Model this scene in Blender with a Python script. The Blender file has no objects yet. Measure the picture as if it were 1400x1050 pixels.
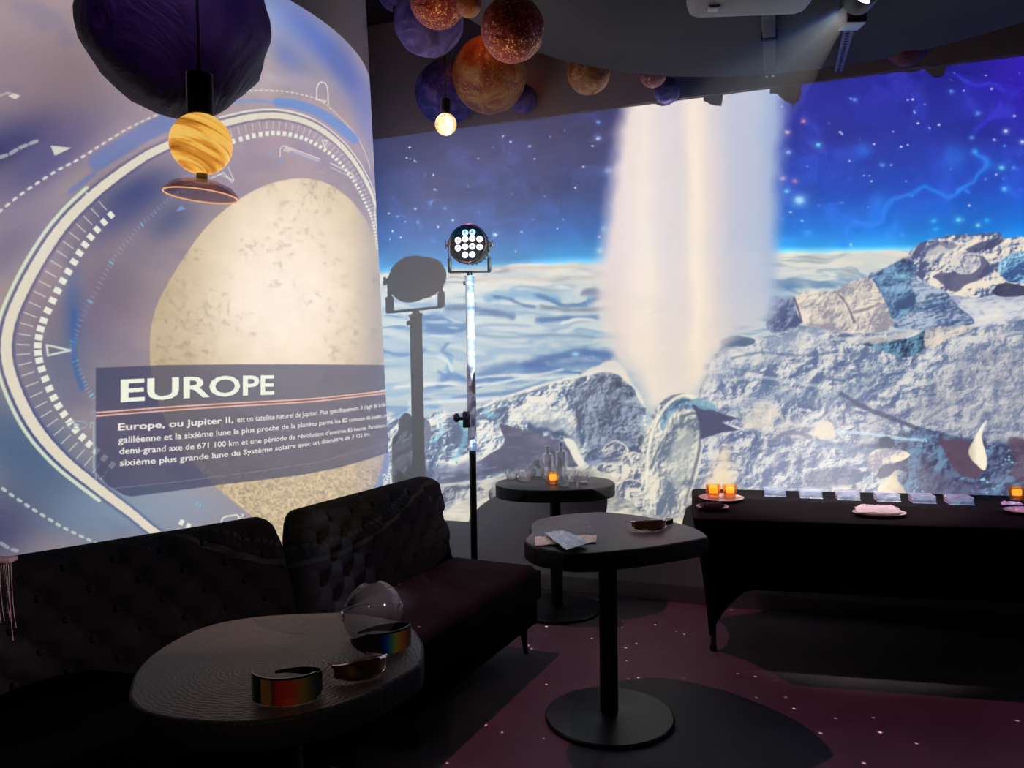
import bpy, bmesh, math, random
import numpy as np
from mathutils import Vector, Matrix, noise as mnoise

sc = bpy.context.scene
COL = sc.collection
PI = math.pi
R = math.radians

# ---------------------------------------------------------------- camera, exposure, world
CAM_H, FPX, PITCH, ROLL = 1.47, 1051.0, R(1.8), R(0.86)
_r0, _f0, _u0 = Vector((1, 0, 0)), Vector((0, math.cos(PITCH), -math.sin(PITCH))), Vector((0, math.sin(PITCH), math.cos(PITCH)))
CR = _r0 * math.cos(ROLL) - _u0 * math.sin(ROLL)
CU = _u0 * math.cos(ROLL) + _r0 * math.sin(ROLL)
CF = _f0
CP = Vector((0, 0, CAM_H))
cam = bpy.data.cameras.new('camera')
cam.sensor_width = 36.0
cam.lens = FPX / 1400 * 36.0
cam.clip_start = 0.02
camo = bpy.data.objects.new('camera', cam)
COL.objects.link(camo)
camo.matrix_world = Matrix(((CR.x, CU.x, -CF.x, CP.x), (CR.y, CU.y, -CF.y, CP.y), (CR.z, CU.z, -CF.z, CP.z), (0, 0, 0, 1)))
sc.camera = camo
sc.view_settings.view_transform = 'Standard'
sc.view_settings.look = 'None'
sc.view_settings.exposure = 0.0
sc.view_settings.gamma = 1.0
sc.view_settings.use_curve_mapping = False
sc.cycles.use_denoising = True
sc.cycles.use_adaptive_sampling = False
sc.cycles.use_light_tree = True
sc.cycles.max_bounces = 8
sc.cycles.transparent_max_bounces = 16
sc.cycles.caustics_reflective = False
sc.cycles.caustics_refractive = False
sc.cycles.sample_clamp_indirect = 3.0
world = bpy.data.worlds.new('world')
sc.world = world
world.use_nodes = True
world.node_tree.nodes['Background'].inputs[0].default_value = (0.5, 0.45, 0.5, 1)
world.node_tree.nodes['Background'].inputs[1].default_value = 0.0
world.cycles.sampling_method = 'NONE'


def ray(px, py):
    return (CF + CR * ((px - 700) / FPX) + CU * ((525 - py) / FPX))


def at_z(px, py, z):            # the point of the room seen at a pixel of the photo, at height z
    d = ray(px, py)
    return CP + d * ((z - CAM_H) / d.z)


def at_y(px, py, y):            # ... at distance y in front of the camera
    d = ray(px, py)
    return CP + d * (y / d.y)


# geometry of the room measured from the photo
W1, W2 = at_z(728, 803, 0), at_z(1366, 863, 0)
WA = (W2 - W1).normalized()                     # along the back wall, to the right
WN = Vector((WA.y, -WA.x, 0))                   # back wall's normal, into the room
DRUM_C = Vector((-2.32, 4.02, 0))               # the round drum-shaped wall on the left


def drum_r(z):
    return 1.585 + 0.030 * (3.0 - z)


CEIL = 3.75
PROJ_BACK = Vector((0.82, 1.84, 2.30))
PROJ_DRUM = Vector((1.60, 1.20, 1.70))
PROJ_FLOOR = Vector((-0.50, 4.20, 3.25))
GAIN_BACK, GAIN_DRUM, GAIN_FLOOR = 1.0, 1.0, 1.0
K_SPOT = 12.566                                # spot watts per unit of radiant intensity (4 pi)
ALB = 0.60                                     # paint of the projection walls

# ---------------------------------------------------------------- pictures the projectors throw
_rng = np.random.RandomState(7)
_LAT = _rng.rand(8, 128, 128).astype(np.float32)


def vn(x, y, seed=0):
    L = _LAT[seed % 8]
    xi = np.floor(x).astype(np.int32)
    yi = np.floor(y).astype(np.int32)
    fx = (x - xi).astype(np.float32)
    fy = (y - yi).astype(np.float32)
    fx = fx * fx * (3 - 2 * fx)
    fy = fy * fy * (3 - 2 * fy)
    x0, y0, x1, y1 = xi & 127, yi & 127, (xi + 1) & 127, (yi + 1) & 127
    return (L[y0, x0] * (1 - fx) + L[y0, x1] * fx) * (1 - fy) + (L[y1, x0] * (1 - fx) + L[y1, x1] * fx) * fy


def fbm(x, y, n=4, seed=0, gain=0.5):
    s, a, t = 0, 1.0, 0
    for i in range(n):
        s = s + a * vn(x * 2 ** i + 17.3 * i + 31 * seed, y * 2 ** i + 9.1 * i, seed + i)
        t += a
        a *= gain
    return s / t


def smooth(a, b, x):
    t = np.clip((x - a) / (b - a), 0, 1)
    return t * t * (3 - 2 * t)


def rgb(*c):
    return np.array(c, np.float32) / 255.0


def spline(pts, n=8, closed=False):
    pts = [np.array(p, float) for p in pts]
    m = len(pts)
    out = []
    rng = range(m) if closed else range(m - 1)
    for i in rng:
        if closed:
            p0, p1, p2, p3 = pts[i - 1], pts[i], pts[(i + 1) % m], pts[(i + 2) % m]
        else:
            p0, p1, p2, p3 = pts[max(i - 1, 0)], pts[i], pts[i + 1], pts[min(i + 2, m - 1)]
        for k in range(n):
            t = k / n
            out.append(0.5 * ((2 * p1) + (-p0 + p2) * t + (2 * p0 - 5 * p1 + 4 * p2 - p3) * t * t + (-p0 + 3 * p1 - 3 * p2 + p3) * t ** 3))
    if not closed:
        out.append(pts[-1])
    return np.array(out)


class Canvas:
    def __init__(s, x0, y0, x1, y1, sc_):
        s.x0, s.y0, s.s = x0, y0, sc_
        s.W, s.H = int((x1 - x0) * sc_), int((y1 - y0) * sc_)
        s.X, s.Y = np.meshgrid(x0 + (np.arange(s.W, dtype=np.float32) + .5) / sc_, y0 + (np.arange(s.H, dtype=np.float32) + .5) / sc_)
        s.a = np.zeros((s.H, s.W, 3), np.float32)

    def box(s, x0, y0, x1, y1):
        i0, i1 = [min(s.W, max(0, int((q - s.x0) * s.s) + e)) for q, e in ((x0, 0), (x1, 2))]
        j0, j1 = [min(s.H, max(0, int((q - s.y0) * s.s) + e)) for q, e in ((y0, 0), (y1, 2))]
        return (slice(j0, max(j0, j1)), slice(i0, max(i0, i1)))

    def mix(s, sl, col, al):
        if callable(col):
            col = col(s.X[sl], s.Y[sl], s.a[sl])
        s.a[sl] += (col - s.a[sl]) * al[..., None]

    def sdf(s, sl, P, closed):
        X, Y = s.X[sl], s.Y[sl]
        d = np.full(X.shape, 1e9, np.float32)
        ins = np.zeros(X.shape, bool)
        n = len(P)
        for i in range(n if closed else n - 1):
            ax, ay = P[i][:2]
            bx, by = P[(i + 1) % n][:2]
            vx, vy = bx - ax, by - ay
            L = vx * vx + vy * vy + 1e-9
            t = np.clip(((X - ax) * vx + (Y - ay) * vy) / L, 0, 1)
            d = np.minimum(d, (X - ax - t * vx) ** 2 + (Y - ay - t * vy) ** 2)
            if closed and ay != by:
                c = ((ay > Y) != (by > Y)) & (X < vx * (Y - ay) / vy + ax)
                ins ^= c
        d = np.sqrt(d)
        if closed:
            d = np.where(ins, -d, d)
        return d

    def poly(s, P, col, soft=2.0, wob=0.0, wsc=12.0, alpha=1.0, curve=True, seed=0):
        P = spline(P, 5, True) if curve else np.array(P, float)
        m = soft + wob
        sl = s.box(P[:, 0].min() - m, P[:, 1].min() - m, P[:, 0].max() + m, P[:, 1].max() + m)
        if s.X[sl].size == 0:
            return
        d = s.sdf(sl, P, True)
        if wob:
            d = d + (fbm(s.X[sl] / wsc, s.Y[sl] / wsc, 3, seed) - .5) * 2 * wob
        s.mix(sl, col, (1 - smooth(-soft / 2, soft / 2, d)) * alpha)

    def stroke(s, P, w, col, alpha=1.0, soft=1.0, curve=True, wob=0.0):
        P = np.array(P, float)
        if curve and len(P) > 2:
            P = spline(P, 6)
        # chunked, so that long strokes stay cheap
        step = 8
        lo, hi = P.min(0), P.max(0)
        M_ = w + soft + wob + 1
        full = s.box(lo[0] - M_, lo[1] - M_, hi[0] + M_, hi[1] + M_)
        if s.X[full].size == 0:
            return
        D = np.full(s.X[full].shape, 1e9, np.float32)
        oj, oi = full[0].start, full[1].start
        for k in range(0, len(P) - 1, step):
            Q = P[k:k + step + 1]
            m = w + soft + 1 + wob
            sl = s.box(Q[:, 0].min() - m, Q[:, 1].min() - m, Q[:, 0].max() + m, Q[:, 1].max() + m)
            if s.X[sl].size == 0:
                continue
            d = s.sdf(sl, Q, False)
            v = D[sl[0].start - oj:sl[0].stop - oj, sl[1].start - oi:sl[1].stop - oi]
            np.minimum(v, d, out=v)
        if wob:
            D = D + (fbm(s.X[full] / 9, s.Y[full] / 9, 3, 2) - .5) * 2 * wob
        s.mix(full, col, (1 - smooth(w / 2 - soft / 2, w / 2 + soft / 2, D)) * alpha)

    def blob(s, x, y, sx, sy, col, alpha=1.0, rot=0.0, k=2.0):
        m = max(sx, sy) * 2.6
        sl = s.box(x - m, y - m, x + m, y + m)
        if s.X[sl].size == 0:
            return
        c, q = math.cos(R(rot)), math.sin(R(rot))
        dx, dy = s.X[sl] - x, s.Y[sl] - y
        u, v = (dx * c + dy * q) / sx, (-dx * q + dy * c) / sy
        s.mix(sl, col, np.exp(-(u * u + v * v) ** (k / 2)) * alpha)

    def sample(s, px, py):
        u = np.clip((px - s.x0) * s.s - .5, 0, s.W - 1.001)
        v = np.clip((py - s.y0) * s.s - .5, 0, s.H - 1.001)
        i, j = u.astype(int), v.astype(int)
        fu, fv = (u - i)[..., None], (v - j)[..., None]
        a = s.a
        return (a[j, i] * (1 - fu) + a[j, i + 1] * fu) * (1 - fv) + (a[j + 1, i] * (1 - fu) + a[j + 1, i + 1] * fu) * fv


def offset_path(P, d):
    T = np.gradient(P, axis=0)
    T /= np.linalg.norm(T, axis=1)[:, None] + 1e-9
    return P + np.stack([-T[:, 1], T[:, 0]], 1) * (d[:, None] if hasattr(d, '__len__') else d), T


def text_tris(body, bold=0.0):
    cu = bpy.data.curves.new('text', 'FONT')
    cu.body = body
    cu.size = 1.0
    cu.offset = bold
    cu.resolution_u = 3
    ob = bpy.data.objects.new('text', cu)
    COL.objects.link(ob)
    bpy.context.view_layer.update()
    me = ob.evaluated_get(bpy.context.evaluated_depsgraph_get()).to_mesh()
    me.calc_loop_triangles()
    V = np.array([v.co[:2] for v in me.vertices])
    T = np.array([t.vertices[:] for t in me.loop_triangles])
    tri = V[T].copy()
    w = V[:, 0].max()
    bpy.data.objects.remove(ob, do_unlink=True)
    bpy.data.curves.remove(cu)
    tri[..., 0] /= w                       # x runs 0..1 over the line, y is in cap heights
    tri[..., 1] /= 0.72
    return tri


def draw_text(cv, body, warp, col, alpha=1.0, bold=0.0, ss=3, halo=None):
    tri = text_tris(body, bold)
    x, y = warp(tri[..., 0], tri[..., 1])
    sl = cv.box(x.min() - 4, y.min() - 4, x.max() + 4, y.max() + 4)
    h, w = cv.X[sl].shape
    M = np.zeros((h * ss, w * ss), np.float32)
    u = (x - cv.x0) * cv.s * ss - sl[1].start * ss
    v = (y - cv.y0) * cv.s * ss - sl[0].start * ss
    for (a, b, c), (d, e, f) in zip(u, v):
        i0, i1, j0, j1 = int(min(a, b, c)), int(max(a, b, c)) + 2, int(min(d, e, f)), int(max(d, e, f)) + 2
        i0, j0 = max(i0, 0), max(j0, 0)
        i1, j1 = min(i1, M.shape[1]), min(j1, M.shape[0])
        if i1 <= i0 or j1 <= j0:
            continue
        gx, gy = np.meshgrid(np.arange(i0, i1) + .5, np.arange(j0, j1) + .5)
        D = (e - f) * (a - c) + (c - b) * (d - f)
        if abs(D) < 1e-9:
            continue
        l1 = ((e - f) * (gx - c) + (c - b) * (gy - f)) / D
        l2 = ((f - d) * (gx - c) + (a - c) * (gy - f)) / D
        q = (l1 >= -1e-3) & (l2 >= -1e-3) & (l1 + l2 <= 1.001)
        M[j0:j1, i0:i1][q] = 1
    M = M.reshape(h, ss, w, ss).mean((1, 3))
    if halo is not None:
        B = M.copy()
        for _ in range(3):
            B = (B + np.roll(B, 2, 0) + np.roll(B, -2, 0) + np.roll(B, 2, 1) + np.roll(B, -2, 1)) / 5
        cv.mix(sl, halo, np.clip(B * 1.1, 0, .8))
    cv.mix(sl, col, M * alpha)


# ---- back wall: ice plain, rocks and a geyser under a blue starry sky (x, y are the photo's 1400 x 1050)
def paint_back():
    cv = Canvas(250, 60, 1560, 960, 1.7)
    X, Y = cv.X, cv.Y
    rnd = random.Random(5)
    # sky
    hor = np.interp(X, [250, 524, 620, 700, 780, 840, 1060, 1240, 1600], [384, 373, 369, 364, 359, 360, 345, 343, 340])
    t = (hor - Y)
    nb = fbm(X / 70, Y / 45, 5, 1)
    nb2 = fbm(X / 30, Y / 26, 4, 3)
    def ramp(stops):
        ys = [q[0] for q in stops]
        return np.stack([np.interp(t, ys, [q[1][k] / 255 for q in stops]) for k in range(3)], -1)
    left = ramp([(0, (120, 200, 238)), (10, (48, 138, 200)), (45, (36, 90, 160)), (100, (42, 62, 116)), (170, (50, 54, 98)), (300, (38, 38, 84))])
    right = ramp([(0, (150, 235, 255)), (8, (50, 165, 245)), (30, (32, 120, 222)), (80, (36, 78, 188)), (150, (42, 56, 162)), (230, (38, 40, 146)), (330, (36, 30, 130))])
    k = smooth(780, 1090, X)[..., None]
    sky = left * (1 - k) + right * k
    sky = sky * (0.86 + 0.28 * nb[..., None]) + (smooth(.52, .8, nb2) * .09)[..., None] * rgb(90, 130, 255)
    sky = sky + (smooth(1300, 1420, X) * smooth(240, 110, Y))[..., None] * rgb(14, -6, 30)
    cv.a[:] = sky
    for p in ([(1153, 334), (1156, 317), (1167, 306), (1176, 303), (1187, 309), (1206, 303), (1210, 286), (1224, 271), (1247, 266), (1260, 256), (1276, 259), (1293, 269), (1304, 266), (1314, 256), (1326, 263)],
              [(1331, 207), (1340, 214), (1350, 223), (1341, 237), (1327, 251), (1310, 262)], [(1307, 103), (1322, 112), (1336, 117), (1356, 114), (1373, 123)],
              [(1368, 140), (1362, 156), (1345, 168), (1330, 180)]):
        P = spline(p, 6)
        P = P + np.array([[rnd.uniform(-2.2, 2.2), rnd.uniform(-2.2, 2.2)] for _ in P])
        c = rgb(45, 110, 235) if p[0][1] > 190 else rgb(52, 50, 205)
        cv.stroke(P, 9, c, .35, 9, False)
        cv.stroke(P, 3.0, rgb(55, 150, 245) if p[0][1] > 190 else rgb(60, 65, 225), .6, 3.5, False)
    for x, y, r in ((1350, 224, 11), (1203, 275, 13), (1187, 308, 9), (1160, 322, 10), (1305, 215, 16), (1180, 205, 10)):
        cv.blob(x, y, r, r, rgb(45, 135, 240), .45)
    W, B, C_, P_ = (235, 240, 255), (95, 160, 245), (110, 225, 250), (235, 150, 160)
    stars = [(1098.6, 165.7, 4, P_), (1076.6, 180.9, 4, (240, 190, 195)), (1118.6, 198, 4.5, C_), (1168.6, 136.3, 4, B), (1248, 136, 3, W), (1241, 137, 2.2, W), (1148.6, 180.6, 3, W), (1151, 183, 2, W),
             (1194.9, 197, 2.8, W), (1232, 200.6, 3, W), (1241, 198, 2, W), (1250.6, 154, 3, (150, 200, 255)), (1255, 168.6, 2.8, W), (1283.7, 170.6, 2.8, W), (1271, 175, 1.8, W), (1221, 180, 2, W),
             (1300.6, 124.9, 3.6, B), (1317.7, 124, 2.2, W), (1355.7, 121.4, 2.8, W), (1348, 103, 2, W), (1337, 154.9, 4, B), (1387, 158.6, 3, W), (1375, 179.4, 3.8, W), (1359.4, 191, 3, W), (1373.4, 199.4, 2.6, C_),
             (1328.6, 188, 3.6, B), (1332.9, 207, 4.5, (70, 170, 250)), (1369.4, 229.4, 5, C_), (1386, 229.6, 3.6, (90, 150, 250)), (1362, 238.6, 2.5, W), (1372.9, 258.3, 4, C_), (1310.6, 300.6, 5, C_),
             (1276.6, 302.3, 4.2, (60, 190, 250)), (1279, 313.7, 3.6, (60, 190, 250)), (1337, 308, 3.5, (160, 235, 255)), (1349, 301.4, 4, (60, 190, 250)), (1325, 280.9, 2.6, W), (1191.4, 247.7, 3, (180, 215, 255)),
             (1181, 240, 1.8, W), (1188.6, 240, 1.6, W), (1206, 225.7, 3.8, (100, 160, 240)), (1218.6, 225.7, 2, W), (1238.6, 247.7, 1.8, W), (1161.4, 220, 2.6, (180, 215, 255)), (1104, 227.5, 3, B), (1092.9, 273.7, 6, (245, 250, 255)),
             (1092.9, 273.7, 9, (150, 215, 255)), (1075.7, 261.4, 4, C_), (1086.6, 247.7, 4.5, (190, 130, 190)), (1070, 244, 4.5, (225, 170, 200)), (1080.9, 290, 2.4, W), (1096.6, 302, 2.8, (190, 225, 255)),
             (1105.7, 317.7, 4.4, (70, 170, 245)), (1163.4, 334.3, 2.6, W), (1215.7, 338.6, 4, (90, 200, 250)), (1234, 321, 3, B), (1078, 208, 4, (160, 200, 240)), (1163, 135, 2, W), (1069, 145.7, 3, (210, 235, 255)),
             (1398, 194, 4, (200, 230, 255)), (1120, 281, 3, B), (1151, 277, 3, B), (1300, 231.5, 2.5, B),
             (677, 321, 3.8, (225, 235, 255)), (619, 301, 2.8, W), (599, 310, 2.2, W), (536.7, 316, 2.2, W), (548, 324.7, 2, W), (533.6, 327, 2, W), (713, 317, 2.2, W), (762, 312.7, 2.4, W), (705, 343.5, 2.2, W),
             (818.9, 324, 2.6, W), (820, 343, 5, (150, 200, 240)), (560, 201.7, 2.8, W), (556, 216, 2.4, W), (561, 217.5, 1.6, W), (567, 220, 2.4, W), (592.7, 239, 2.6, W), (594, 259, 2.2, W), (589, 276.5, 4.5, (90, 130, 215)),
             (567.7, 285.3, 2.8, W), (531.7, 292, 2.4, W), (543.5, 296, 2.8, (150, 190, 250)), (554, 303, 2, W), (571.7, 304, 3.5, (120, 150, 220)), (536.7, 316, 2.2, W), (548, 324.6, 2.4, W), (599, 311, 2, W),
             (698, 194, 2.8, W), (688, 185.5, 2, W), (674.6, 201.6, 2, (150, 170, 220)), (724, 200, 3, (180, 200, 255)), (752, 187, 2.4, (150, 170, 230)), (818, 167, 3.6, (120, 165, 240)), (818, 189, 5.5, (150, 165, 220)),
             (809.7, 199.4, 2.6, W), (731, 217, 2, W), (653.7, 217, 2, W), (797.6, 228, 3, (230, 240, 255)), (786.4, 256.8, 2.6, W), (817, 190, 3, (200, 215, 250)), (832, 233, 7, (130, 150, 215)), (825, 312, 4, (130, 180, 240)),
             (700, 265, 3, (110, 150, 220)), (640, 255, 3, (110, 140, 210)), (655, 290, 3, (100, 150, 230)), (608, 285, 3, (110, 150, 220)), (745, 268, 2.4, (170, 190, 240)), (730, 300, 2.2, (150, 190, 240)), (770, 300, 2, W), (595, 330, 4, (70, 140, 225))]
    for _ in range(150):
        x, y = rnd.uniform(300, 1560), rnd.uniform(80, 335)
        stars.append((x, y, rnd.uniform(.9, 1.8), rnd.choice([(150, 180, 245), (200, 215, 255), (110, 150, 235)])))
    for x, y, r, c in stars:
        cv.blob(x, y, r * .62, r * .5, rgb(*c), .95, k=2.4)
        if r > 3:
            cv.blob(x, y, r * 1.5, r * 1.3, rgb(*c), .30)
    # far plain
    warp = fbm(X / 60, Y / 18, 3, 5)
    st = fbm(X / 46 + warp * 2.2, (Y + X * .03) / 6.5 + warp * 4.5, 4, 2)
    st2 = fbm(X / 95 + warp * 1.5, (Y + X * .02) / 15 + warp * 3, 4, 4)
    dl = np.clip((Y - hor) / 190, 0, 1)
    light = rgb(230, 224, 208) * (1 - dl[..., None] * .12) + rgb(-22, -4, 12) * smooth(0, .3, dl)[..., None]
    mid = rgb(150, 178, 200) + rgb(0, 0, 0)
    deep = rgb(72, 118, 170)
    cool = smooth(.1, .35, dl) * (1 - .35 * smooth(1000, 1250, X))
    ice = light + (mid - light) * (smooth(.36, .68, st) * (0.35 + .6 * cool))[..., None]
    ice = ice + (deep - ice) * (smooth(.52, .74, st2) * smooth(.38, .7, st) * .95 * np.clip(cool + .15, 0, 1))[..., None]
    ice = ice + (rgb(95, 85, 90) - ice) * (smooth(.6, .8, st) * .28 * (1 - cool))[..., None]
    sl = smooth(-1.2, 1.2, Y - hor + (fbm(X / 26, Y * 0, 3, 6) - .5) * 9)
    cv.a += (ice - cv.a) * sl[..., None]
    # streaks of blue and white across the plain
    for p, w, c, a in (([(612, 422), (640, 420), (668, 426), (700, 433)], 9, (62, 96, 140), .75), ([(668, 408), (700, 402), (735, 404), (760, 410)], 12, (110, 165, 200), .8),
                       ([(676, 406), (694, 408), (712, 416), (730, 420)], 4, (60, 100, 150), .8), ([(735, 404), (752, 410), (768, 417), (800, 417)], 5, (70, 110, 155), .8),
                       ([(740, 419), (780, 424), (830, 422)], 6, (100, 118, 140), .7), ([(800, 400), (815, 398), (830, 404)], 9, (95, 105, 140), .75),
                       ([(735, 438), (770, 436), (815, 434)], 7, (70, 108, 160), .8), ([(768, 442), (790, 436), (812, 438)], 3, (236, 232, 222), .9),
                       ([(655, 445), (690, 444), (725, 446)], 3, (110, 140, 175), .6), ([(650, 458), (700, 461), (760, 458), (810, 461)], 4, (105, 135, 172), .55),
                       ([(530, 408), (560, 415), (600, 420)], 5, (120, 155, 190), .7), ([(525, 480), (550, 486), (580, 478)], 5, (70, 120, 170), .8),
                       ([(608, 478), (616, 492), (612, 505), (622, 512)], 5, (100, 160, 200), .8), ([(612, 470), (604, 480), (618, 486)], 3, (50, 80, 120), .6), ([(600, 488), (612, 494), (618, 508)], 3, (240, 238, 225), .8),
                       ([(600, 526), (615, 514), (640, 520), (665, 518), (700, 520)], 8, (70, 118, 175), .85), ([(660, 512), (700, 502), (740, 505), (790, 496), (840, 500)], 15, (78, 118, 170), .8),
                       ([(720, 500), (760, 488), (800, 482), (835, 486)], 12, (66, 104, 160), .9), ([(540, 530), (600, 524), (650, 528), (720, 516)], 4, (225, 228, 220), .9),
                       ([(620, 544), (660, 540), (700, 536), (745, 524)], 5, (80, 122, 175), .8), ([(560, 552), (620, 548), (680, 546)], 5, (222, 226, 220), .85),
                       ([(640, 518), (680, 514), (730, 513), (770, 505)], 3, (225, 225, 215), .8), ([(700, 512), (740, 517), (790, 513)], 3, (215, 222, 225), .7)):
        cv.stroke(p, w, rgb(*c), a, w * .8 + 2, wob=w * .3)
    cv.blob(787, 484, 5, 3, rgb(160, 220, 235), .9)
    cv.blob(780, 440, 26, 3, rgb(236, 232, 222), .5, -8)
    for p in ([(620, 372), (680, 366), (740, 366), (800, 362)], [(640, 384), (700, 380), (760, 382), (820, 378)], [(540, 378), (590, 374), (650, 372)]):
        cv.stroke(p, 5, rgb(196, 186, 176), .6, 6, wob=2)

    # rock shading: relief from the slope of a noise height
    def rock(light_, mid_, dark_, sx, sy, seed, amp=1.0, spark=0.0, ang=(1.2, 1.0)):
        lc, mc, dc = rgb(*light_), rgb(*mid_), rgb(*dark_)
        def f(x, y, a):
            w = fbm(x / (sx * 4), y / (sy * 4), 3, seed + 3)
            u, v = x / sx * 1.25 + w * 1.6, y / sy * 1.25 + w * 1.6
            e = (fbm(u, v, 4, seed, .66) - fbm(u + .14 * ang[0], v + .14 * ang[1], 4, seed, .66)) * 3.6 * amp
            u, v = x / (sx * 3.2) + w * .8, y / (sy * 3.0) + w * .8
            e2 = (fbm(u, v, 3, seed + 4) - fbm(u + .22 * ang[0], v + .22 * ang[1], 3, seed + 4)) * 3.4 * amp
            big = (fbm(x / 70, y / 50, 2, seed + 1) - .5) * 1.3
            tt = np.clip(.5 + e + e2 + big * .5, 0, 1)[..., None]
            c = np.where(tt > .5, mc + (lc - mc) * (tt - .5) * 2, dc + (mc - dc) * tt * 2)
            if spark:
                sp = smooth(.66, .82, fbm(x / 5, y / 4, 3, seed + 2)) * smooth(.4, .6, fbm(x / 34, y / 30, 2, seed + 5)) * spark
                c = c + (rgb(150, 225, 245) - c) * sp[..., None]
            return c
        return f
    cream, grey, navy = (236, 226, 206), (150, 160, 178), (62, 78, 112)
    # ---- right side, far to near
    cv.poly([(1296, 408), (1340, 404), (1430, 398), (1560, 396), (1560, 450), (1400, 450), (1330, 452)], rock((232, 228, 220), (205, 208, 216), (150, 160, 185), 40, 8, 1, .5), 3)
    cv.poly([(1240, 358), (1244, 344), (1262, 331), (1296, 322), (1332, 320), (1350, 319), (1368, 318), (1372, 325), (1400, 323), (1480, 318), (1560, 330), (1560, 408), (1400, 396), (1362, 404), (1320, 406), (1296, 400), (1262, 384)],
            rock((240, 228, 208), (178, 180, 192), (80, 92, 130), 17, 15, 2, 1.25, .25), 2, 2)
    cv.poly([(1276, 378), (1290, 372), (1312, 372), (1330, 362), (1342, 350), (1338, 342), (1352, 360), (1344, 380), (1322, 388), (1308, 398), (1290, 390)], rgb(82, 84, 116), 3, 3, alpha=.85)
    cv.poly([(1300, 356), (1310, 346), (1326, 342), (1338, 350), (1340, 364), (1328, 374), (1312, 374), (1302, 366)], rock((222, 215, 206), (176, 178, 190), (112, 116, 146), 12, 12, 3), 2.5, 1)
    cv.poly([(1254, 342), (1268, 334), (1300, 330), (1310, 338), (1290, 346), (1268, 350)], rgb(92, 100, 138), 4, 4, alpha=.65)
    cv.poly([(1322, 340), (1346, 330), (1366, 326), (1372, 330), (1352, 340), (1330, 346)], rgb(70, 76, 112), 3, 2, alpha=.8)
    cv.poly([(1358, 400), (1366, 388), (1386, 388), (1420, 396), (1400, 404), (1370, 406)], rgb(60, 62, 92), 2, 1, alpha=.9)
    cv.poly([(1366, 360), (1378, 350), (1400, 344), (1420, 350), (1420, 384), (1384, 386), (1368, 376)], rock((170, 215, 235), (100, 150, 190), (62, 90, 140), 12, 11, 4, 1, .4), 2, 1)
    cv.poly([(1262, 352), (1276, 340), (1290, 336), (1298, 342), (1284, 352), (1272, 362)], rgb(226, 222, 214), 4, 3, alpha=.6)
    cv.poly([(1052, 410), (1070, 405), (1090, 408), (1096, 440), (1080, 452), (1050, 452)], rock((150, 165, 195), (110, 125, 160), (80, 90, 130), 9, 9, 5), 3, 2)
    cv.poly([(1188, 378), (1204, 370), (1240, 354), (1252, 366), (1256, 384), (1288, 396), (1312, 420), (1332, 442), (1280, 450), (1224, 448), (1200, 420)],
            rock((178, 190, 208), (122, 140, 170), (70, 92, 132), 24, 10, 6, .9, .4), 2, 1.5)
    cv.poly([(1196, 378), (1212, 366), (1238, 355), (1250, 366), (1246, 384), (1252, 412), (1226, 436), (1208, 404)], rock((130, 175, 205), (84, 116, 156), (50, 72, 112), 10, 10, 7, .9, .55), 4, 3, alpha=.85)
    cv.blob(1233, 378, 10, 5, rgb(170, 225, 240), .7)
    cv.blob(1236, 357, 5, 4, rgb(58, 60, 90), .9)
    cv.poly([(1086, 408), (1104, 397), (1140, 398), (1160, 386), (1188, 381), (1200, 394), (1217, 430), (1214, 452), (1168, 456), (1124, 452), (1096, 440)], rock((240, 226, 206), (206, 198, 190), (150, 148, 160), 13, 12, 1, .8), 2, 1)
    cv.stroke([(1141, 398), (1155, 412), (1163, 428), (1168, 440)], 3, rgb(112, 108, 124), .8, 2.5, wob=1.5)
    cv.stroke([(1163, 428), (1186, 422), (1202, 414)], 3, rgb(120, 118, 130), .7, 2.5, wob=1.5)
    cv.stroke([(1086, 408), (1092, 425), (1096, 440)], 3, rgb(84, 84, 104), .8, 2)
    # the great rough slope on the right
    cv.poly([(955, 545), (968, 505), (985, 468), (1000, 458), (1028, 462), (1062, 456), (1092, 446), (1124, 450), (1168, 456), (1260, 452), (1330, 448), (1400, 436), (1560, 424), (1560, 960), (820, 960), (880, 700), (950, 640)],
            rock((222, 220, 216), (158, 168, 186), (94, 112, 148), 6.2, 5.4, 2, 1.0, .12), 2.5, 1.5)
    cv.poly([(1160, 640), (1290, 500), (1340, 470), (1560, 470), (1560, 620), (1330, 600), (1260, 580), (1200, 560)], rock((196, 192, 192), (146, 150, 168), (98, 108, 136), 7, 6, 5, .8), 30, 6, alpha=.5)
    cv.poly([(1000, 470), (1060, 458), (1095, 446), (1130, 455), (1110, 480), (1040, 500), (990, 520), (962, 535), (978, 495)], rock((238, 230, 214), (205, 208, 210), (140, 155, 180), 12, 9, 3, .8), 10, 4, alpha=.75)
    cv.poly([(985, 466), (1000, 459), (1024, 462), (1030, 468), (1010, 474), (990, 474)], rgb(58, 84, 118), 3, 3, alpha=.8)
    for p, w, c, a in (([(1000, 490), (1040, 482), (1090, 486), (1140, 482)], 3, (70, 95, 130), .5), ([(1000, 504), (1040, 510), (1070, 520)], 3, (90, 110, 140), .5), ([(990, 520), (1040, 516), (1080, 522), (1130, 530)], 5, (222, 226, 222), .5),
                       ([(1010, 560), (1050, 540), (1110, 545), (1160, 540), (1200, 500)], 16, (112, 134, 164), .45)):
        cv.stroke(p, w, rgb(*c), a, w, wob=w * .4)
    cv.poly([(1172, 466), (1200, 462), (1240, 462), (1264, 452), (1268, 470), (1256, 482), (1232, 489), (1206, 480)], rock((110, 160, 185), (66, 92, 122), (40, 52, 80), 9, 7, 4, 1, .4), 3, 2)
    cv.poly([(1140, 462), (1180, 460), (1220, 456), (1250, 452), (1240, 462), (1190, 470)], rgb(222, 216, 206), 5, 3, alpha=.7)
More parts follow.
